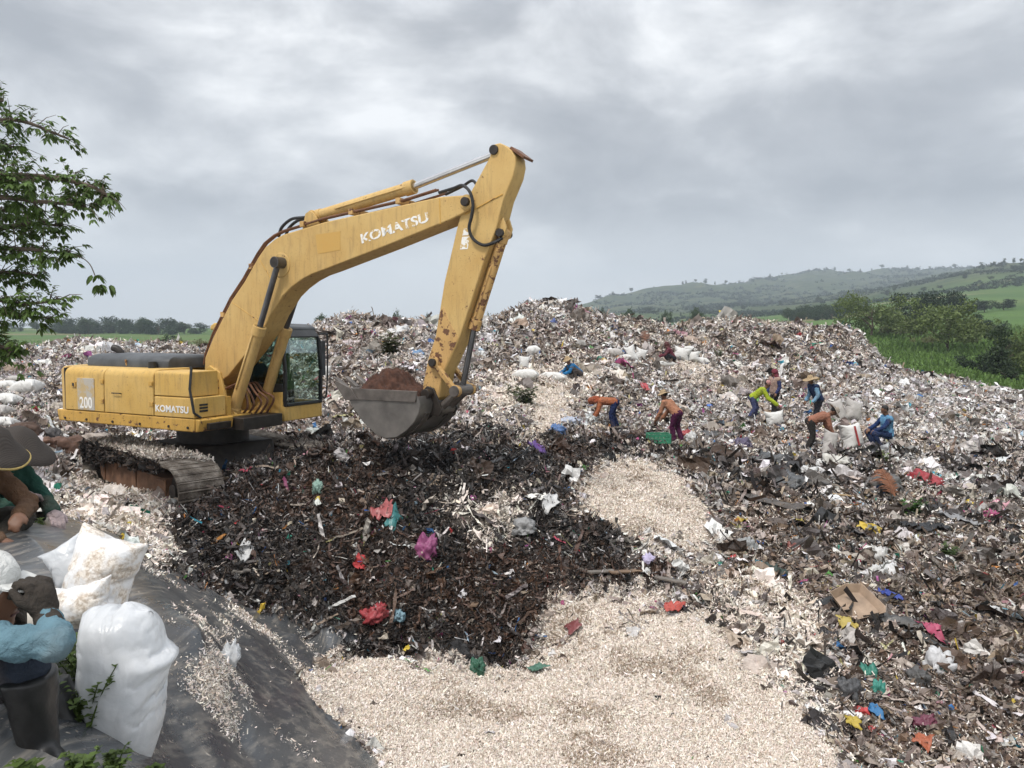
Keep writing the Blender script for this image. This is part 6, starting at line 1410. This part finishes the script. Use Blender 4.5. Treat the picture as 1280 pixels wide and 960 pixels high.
for px, D_, hp, wd in [(86, 410, 12, 1.3), (104, 395, 15, 1.3), (120, 405, 13, 1.4), (139, 415, 14, 1.4), (159, 410, 13, 1.4), (176, 395, 14, 1.3), (192, 380, 15, 1.3), (232, 385, 14, 1.3), (245, 390, 12, 1.3), (78, 430, 14, 1.2), (95, 400, 17, 1.3), (112, 380, 18, 1.2), (128, 420, 18, 1.3), (150, 430, 15, 1.2), (168, 400, 16, 1.2), (184, 380, 19, 1.1), (200, 370, 18, 1.2), (216, 390, 16, 1.1), (20, 460, 10, 1.3), (48, 460, 12, 1.3), (62, 440, 9, 1.4)]:
    kk += 1; plant('hedge' if kk % 4 else 'round', px, D_, hp * 1.25, 'dark green tree in the row at the far edge of the left field', GL, kk, wd)
plant('shrub', 226, 120, 24, 'pale green bushy shrub behind the rear of the excavator', None, 0, 1.1, 433); plant('shrub', 252, 125, 18, 'smaller pale shrub half hidden by the boom foot', None, 1, 1.1, 433); plant('dark', 208, 140, 16, 'dark bushy tree left of the pale green shrub', None, 1, 1.2, 432)
plant('dark', -30, 60, 70, 'dark leafy bush at the left edge below the overhanging branches', None, 0, 1.0, 455)
for px, D_, hp, wd, py, lab in [(497, 190, 21, 1.0, 404, 'round tree showing over the brown mound behind the boom'), (536, 200, 13, 1.4, 404, 'low tree behind the brown mound, left of the stick'), (517, 210, 8, 1.2, 402, 'very small tree between the two behind the brown mound'), (402, 190, 14, 1.5, 405, 'bushy tree showing over the mound behind the cab'), (612, 210, 14, .7, 402, 'slender tree seen just right of the stick'),
  (751, 230, 20, 1.0, 404, 'dark round tree right beside the central peak'), (781, 230, 22, 1.3, 404, 'broad dark round tree second from the central peak'), (833, 240, 16, .9, 403, 'smaller pale round tree over the ridge'), (875, 235, 24, 1.2, 405, 'large round tree over the ridge, fourth from the peak'), (762, 250, 12, 1.3, 404, 'low tree between the two dark round ones')]:
    kk += 1; plant('round', px, D_, hp, lab, GM, kk, wd, py)
for kd, px, D_, hp, wd, py, lab in [('wide', 1088, 125, 58, 1.0, 432, 'light green spreading tree just behind the end of the ridge'), ('dark', 1140, 165, 42, 1.5, 410, 'broad dark tree mass right of the light spreading tree'), ('dark', 1172, 175, 38, 1.2, 404, 'dark tree right of the broad dark mass'), ('wide', 1184, 100, 72, 1.0, 458, 'large light green tree in the middle of the right field'), ('shrub', 1120, 130, 34, 1.2, 440, 'pale bush in front of the broad dark trees'), ('wide', 1215, 108, 40, 1.0, 452, 'smaller light green tree leaning on the large one'), ('tall', 1246, 72, 66, .9, 484, 'dark narrow bush with pale tip near the right edge'), ('dark', 1226, 74, 30, 1.4, 480, 'low dark bush left of the narrow one'), ('wide', 1283, 74, 62, .9, 486, 'green bush cut by the right edge'), ('tall', 1262, 68, 34, 1.1, 487, 'small green bush between the narrow bush and the right edge'), ('shrub', 1160, 112, 24, 1.0, 452, 'small pale bush at the foot of the large light green tree'),
  ('dark', 1204, 260, 20, 1.4, None, 'dark tree on the far bank of the right field'), ('dark', 1228, 265, 14, 1.6, None, 'low dark tree right of the one on the far bank'), ('dark', 1252, 270, 13, 1.8, None, 'dark tree farthest right on the far bank'), ('tall', 1222, 150, 26, .9, 424, 'slim dark tree in the middle of the right field'), ('dark', 1240, 155, 18, 1.4, 425, 'dark low bush right of the slim tree')]:
    kk += 1; plant(kd, px, D_, hp * 1.14, lab, GR_, kk, wd * .98, py)
for i in range(14):
    px = 985 + i * 6.3 + random.uniform(-3, 3); kk += 1; plant('hedge' if i % 2 else 'round', px, 330 + random.uniform(-30, 40), random.uniform(14, 22), 'mid green tree in the row behind the right ridge', 'tree row behind the right ridge', kk, 1.2, 402)
def far_lab(i): return 'small distant tree on the green hillside'
for i in range(95):
    px = random.uniform(745, 1290); D_ = math.exp(random.uniform(math.log(620), math.log(2100))); kk += 1
    plant(('dark', 'round', 'tall')[i % 3], px, D_, random.uniform(3, 8) * (900 / D_) ** .5, 'small distant tree on the green hillside', GH, kk, random.uniform(.9, 1.6))
# trees that break the skyline of the hills
for px in (852, 856, 868, 880, 892, 905, 1018, 1040, 1058, 1072, 1086, 1098, 1112, 1130, 1142, 1158, 1176, 1190, 1205, 1222, 1238, 1250, 1262, 1270, 1280, 765, 788, 1030, 960, 975):
    x = None; best = None
    for D_ in np.linspace(600, 2700, 90):
        xx = (px - W2) / F * D_; zz = far_z(xx, D_); a = (zz - CAMZ) / D_
        if best is None or a > best[0]: best = (a, D_)
    kk += 1; plant('tall' if kk % 3 else 'round', px, best[1] - 5, random.uniform(3, 7), 'small tree standing on the skyline of the hills', 'trees on the hill skyline', kk, random.uniform(.8, 1.4))
for key, o in PROTO.items():
    if key not in used_p:
        for ch in list(o.children): bpy.data.objects.remove(ch)
        bpy.data.objects.remove(o)
# --- scrub that covers the hillsides and rank grass on the right field: masses no one could count
def scrub_mass(n, pick, size, seed, mat, name, label, cat, blade=False):
    r = np.random.default_rng(seed); V_, T_ = [], []
    P, S = pick(r, n)
    if blade:
        a = r.uniform(0, 6.28, n); d = np.stack([np.cos(a), np.sin(a), np.zeros(n)], -1); ln = np.stack([r.normal(0, .3, n), r.normal(0, .3, n), np.ones(n)], -1); k = S[:, None]
        v = np.stack([P - d * k * .10, P + d * k * .10, P + d * k * .05 + ln * k, P - d * k * .05 + ln * k], 1).reshape(-1, 3); tint = np.repeat(r.uniform(.6, 1.4, n), 4)
    else:
        per = 16; C_ = np.repeat(P, per, 0) + r.normal(0, 1, (n * per, 3)) * np.repeat(S, per)[:, None] * np.array([.42, .42, .26]) + np.array([0, 0, .35]) * np.repeat(S, per)[:, None]
        a = r.normal(0, 1, (n * per, 3)); a /= np.linalg.norm(a, axis=1, keepdims=True); b = np.cross(a, r.normal(0, 1, (n * per, 3))); b /= np.linalg.norm(b, axis=1, keepdims=True); k = np.repeat(S, per)[:, None] * .34
        v = np.stack([C_ - a * k, C_ + b * k * .6, C_ + a * k, C_ - b * k * .6], 1).reshape(-1, 3); tint = np.repeat(np.repeat(r.uniform(.7, 1.3, n), per), 4)
    me = fast_mesh(name, v, np.arange(len(v)).reshape(-1, 4), False); col_attr(me, np.stack([tint] * 3, -1)); o = put(name, me, mat); tag(o, label, cat, kind='stuff')
def pick_hill(r, n):
    px = r.uniform(735, 1330, n * 6); D_ = np.exp(r.uniform(math.log(520), math.log(2500), n * 6)); x = (px - W2) / F * D_
    g = fbm(x / 70, D_ / 110, 701, 4) + .10; k = np.where(r.uniform(0, .5, n * 6) < g)[0][:n]; x, D_ = x[k], D_[k]
    z = np.array([far_z(a, b) for a, b in zip(x, D_)]); return np.stack([x, D_, z], -1), (D_ / F) * r.uniform(1.2, 3.6, len(k))
scrub_mass(7500, pick_hill, 0, 77, tree_leaf_mat((.022, .042, .020)), 'hillside_scrub', 'dark scrub scattered over the far hills', 'scrub')
def pick_field(r, n):
    px = r.uniform(1040, 1420, n); D_ = np.exp(r.uniform(math.log(62), math.log(170), n)); x = (px - W2) / F * D_
    z = np.array([far_z(a, b) for a, b in zip(x, D_)]); return np.stack([x, D_, z], -1), r.uniform(.5, 1.3, n) * (1 + .8 * fbm(x / 9, D_ / 9, 711, 3))
scrub_mass(60000, pick_field, 0, 78, tree_leaf_mat((.12, .20, .05)), 'tall_grass', 'rank green grass on the field right of the landfill', 'grass', True)
def pick_left(r, n):
    px = r.uniform(-120, 480, n); D_ = np.exp(r.uniform(math.log(70), math.log(260), n)); x = (px - W2) / F * D_
    z = np.array([far_z(a, b) for a, b in zip(x, D_)]); return np.stack([x, D_, z], -1), r.uniform(.3, .8, n)
scrub_mass(20000, pick_left, 0, 79, tree_leaf_mat((.11, .19, .05)), 'field_grass', 'green crop on the field left of the landfill', 'grass', True)
# --- the near tree whose branches hang in from the left
NTREE = empty('tree', (-9.3, 9.0, gz(-8.5, 9.0) - .2)); tag(NTREE, 'leafy tree whose branches hang into the picture from the left edge', 'tree')
O_ = NTREE.location; r = random.Random(5); tb = MB(); br_ = MB(); LV = []; LT = []
trunk_top = Vector((.2, .3, 6.2)); tb.tube([(0, 0, -.2), (.05, .1, 1.5), (.0, .25, 3.4), (.2, .3, 6.2)], [.24, .20, .16, .07], 12)
def leafspray(c, d, n=7, L_=.10):
    for q in range(n):
        a = -1.25 + 2.5 * q / (n - 1) + r.uniform(-.15, .15); dn = d.normalized(); sd_ = dn.cross(Vector((0, 0, 1))); sd_ = sd_.normalized() if sd_.length > .1 else Vector((1, 0, 0))
        t_ = (dn * math.cos(a) + sd_ * math.sin(a) + Vector((r.uniform(-.2, .2), r.uniform(-.2, .2), r.uniform(-.75, -.05)))).normalized(); l = L_ * r.uniform(.65, 1.2); w = t_.cross(Vector((r.uniform(-.4, .4), r.uniform(-.4, .4), 1))).normalized() * l * .20; s = c + t_ * .012
        sag = Vector((0, 0, -.12 * l)); LV.append([s, s + t_ * l * .35 + w, s + t_ * l * .75 + w * .75 + sag, s + t_ * l + sag * 2, s + t_ * l * .75 - w * .75 + sag, s + t_ * l * .35 - w]); LT.append(r.uniform(.7, 1.3))
def branch(pts, rad, dens=1.0, leafL=.082, start=.35, side=True):
    P = smooth_path(pts, 8); n = len(P); br_.tube(P, [rad * (1 - .85 * i / n) + .004 for i in range(n)], 6)
    L_ = sum((P[i + 1] - P[i]).length for i in range(n - 1))
    for i in range(int(n * start), n):
        d = (P[min(i + 1, n - 1)] - P[max(i - 1, 0)]).normalized()
        for q in range(int(3.6 * dens + r.random())):
            off = Vector((r.gauss(0, 1), r.gauss(0, 1), r.gauss(0, .95))) * (.21 * (1 - .55 * i / n)); tip = P[i] + off + d * r.uniform(-.05, .12)
            if side: br_.tube([P[i], (P[i] + tip) / 2 + Vector((0, 0, .03)), tip], [.006, .004, .002], 4, False)
            for w in range(2): leafspray(P[i] + off * (.55 + .45 * w), off + d * .15, 6, leafL)
def Q(px, py, D_): return at(px, py, D_) - O_
for pts, rad, dn in [
 ([(.1, .3, 5.2), Q(-120, 190, 9.2), Q(-30, 160, 9.4), Q(20, 150, 9.5), Q(84, 173, 9.5)], .05, .75),
 ([(.1, .25, 4.6), Q(-130, 270, 9.0), Q(-20, 225, 9.2), Q(60, 222, 9.3), Q(110, 232, 9.3), Q(138, 246, 9.3)], .06, 1.0),
 ([(.1, .25, 4.3), Q(-120, 300, 8.9), Q(-20, 250, 9.0), Q(50, 252, 9.1), Q(106, 258, 9.1)], .05, 1.0),
 ([(.05, .2, 4.2), Q(-110, 310, 9.5), Q(-20, 290, 9.6), Q(40, 280, 9.7), Q(80, 283, 9.7)], .05, 1.1),
 ([(.05, .2, 4.0), Q(-110, 330, 9.1), Q(-20, 312, 9.2), Q(40, 312, 9.2), Q(88, 318, 9.2)], .05, 1.0),
 ([(.0, .2, 3.8), Q(-100, 345, 9.4), Q(-30, 345, 9.5), Q(10, 340, 9.5), Q(52, 345, 9.5)], .045, .9),
 ([(.0, .2, 3.6), Q(-100, 365, 8.8), Q(-20, 372, 8.9), Q(30, 380, 9.0), Q(76, 374, 9.0)], .04, .8),
 ([(.0, .2, 3.5), Q(-100, 380, 9.2), Q(-30, 390, 9.3), Q(20, 393, 9.3), Q(62, 398, 9.3)], .04, .7),
 ([(.1, .3, 5.2), Q(-110, 150, 9.5), Q(-50, 138, 9.6), Q(-12, 130, 9.7), Q(4, 126, 9.7)], .04, .3),
 ([(.1, .25, 4.8), Q(-120, 250, 9.7), Q(-40, 190, 9.9), Q(0, 182, 10.0), Q(18, 184, 10.0)], .04, .7),
 ([(.0, .2, 3.2), Q(-100, 410, 9.0), Q(-30, 425, 9.1), Q(0, 432, 9.1), Q(22, 440, 9.1)], .035, .8),
 ([(.1, .3, 4.9), Q(-140, 235, 8.6), Q(-60, 205, 8.7), Q(-5, 215, 8.8), Q(40, 232, 8.9)], .05, .9),
 ([(.1, .25, 4.4), Q(-120, 290, 9.9), Q(-40, 265, 10.2), Q(0, 262, 10.3), Q(45, 268, 10.3)], .05, 1.1)]:
    branch(pts, rad, dn)
P = smooth_path([Q(86, 319, 9.2), Q(100, 321, 9.2), Q(112, 330, 9.2), Q(119, 345, 9.2)], 6); br_.tube(P, .006, 5); 
for q in range(7): leafspray(P[-1] + Vector((r.gauss(.02, .06), r.gauss(0, .06), r.gauss(-.07, .05))), Vector((r.uniform(-1, 1), r.uniform(-1, 1), -.8)), 6, .11)
tk = tb.build('trunk', M_BARK, NTREE); bo = br_.build('limbs', M_BARK, NTREE)
vv = np.array([[tuple(q) for q in l] for l in LV]).reshape(-1, 3); m_ = len(LV); idx = np.arange(m_ * 6).reshape(-1, 6); ff = np.concatenate([idx[:, [0, 1, 2, 5]], idx[:, [2, 3, 4, 5]]])
ff = np.concatenate([np.stack([idx[:, 0], idx[:, 1], idx[:, 2], idx[:, 5]], 1), np.stack([idx[:, 5], idx[:, 2], idx[:, 3], idx[:, 4]], 1)])
me = fast_mesh('crown', vv, ff, False); col_attr(me, np.repeat(np.array(LT), 6)[:, None].repeat(3, 1)); put('crown', me, tree_leaf_mat((.075, .125, .026)), NTREE)
# ------------------------------------------------------------------ haze: the air itself
HX, HY0, HY1, HZ0, HZ1 = 5200, -40, 4300, -60, 330
bm = bmesh.new(); bmesh.ops.create_cube(bm, size=1)
for v_ in bm.verts: v_.co = ((v_.co.x) * 2 * HX, HY0 + (v_.co.y + .5) * (HY1 - HY0), HZ0 + (v_.co.z + .5) * (HZ1 - HZ0))
me = bpy.data.meshes.new('haze'); bm.to_mesh(me); bm.free()
hm = bpy.data.materials.new('haze_air'); hm.use_nodes = True; ht = hm.node_tree; ht.nodes.clear()
hv = ht.nodes.new('ShaderNodeVolumePrincipled'); hv.inputs['Density'].default_value = .00034; hv.inputs['Color'].default_value = (.78, .89, 1, 1); hv.inputs['Anisotropy'].default_value = .0
ho = ht.nodes.new('ShaderNodeOutputMaterial'); ht.links.new(hv.outputs[0], ho.inputs['Volume'])
o = put('haze', me, hm); tag(o, 'pale blue haze over the far hills', kind='stuff')
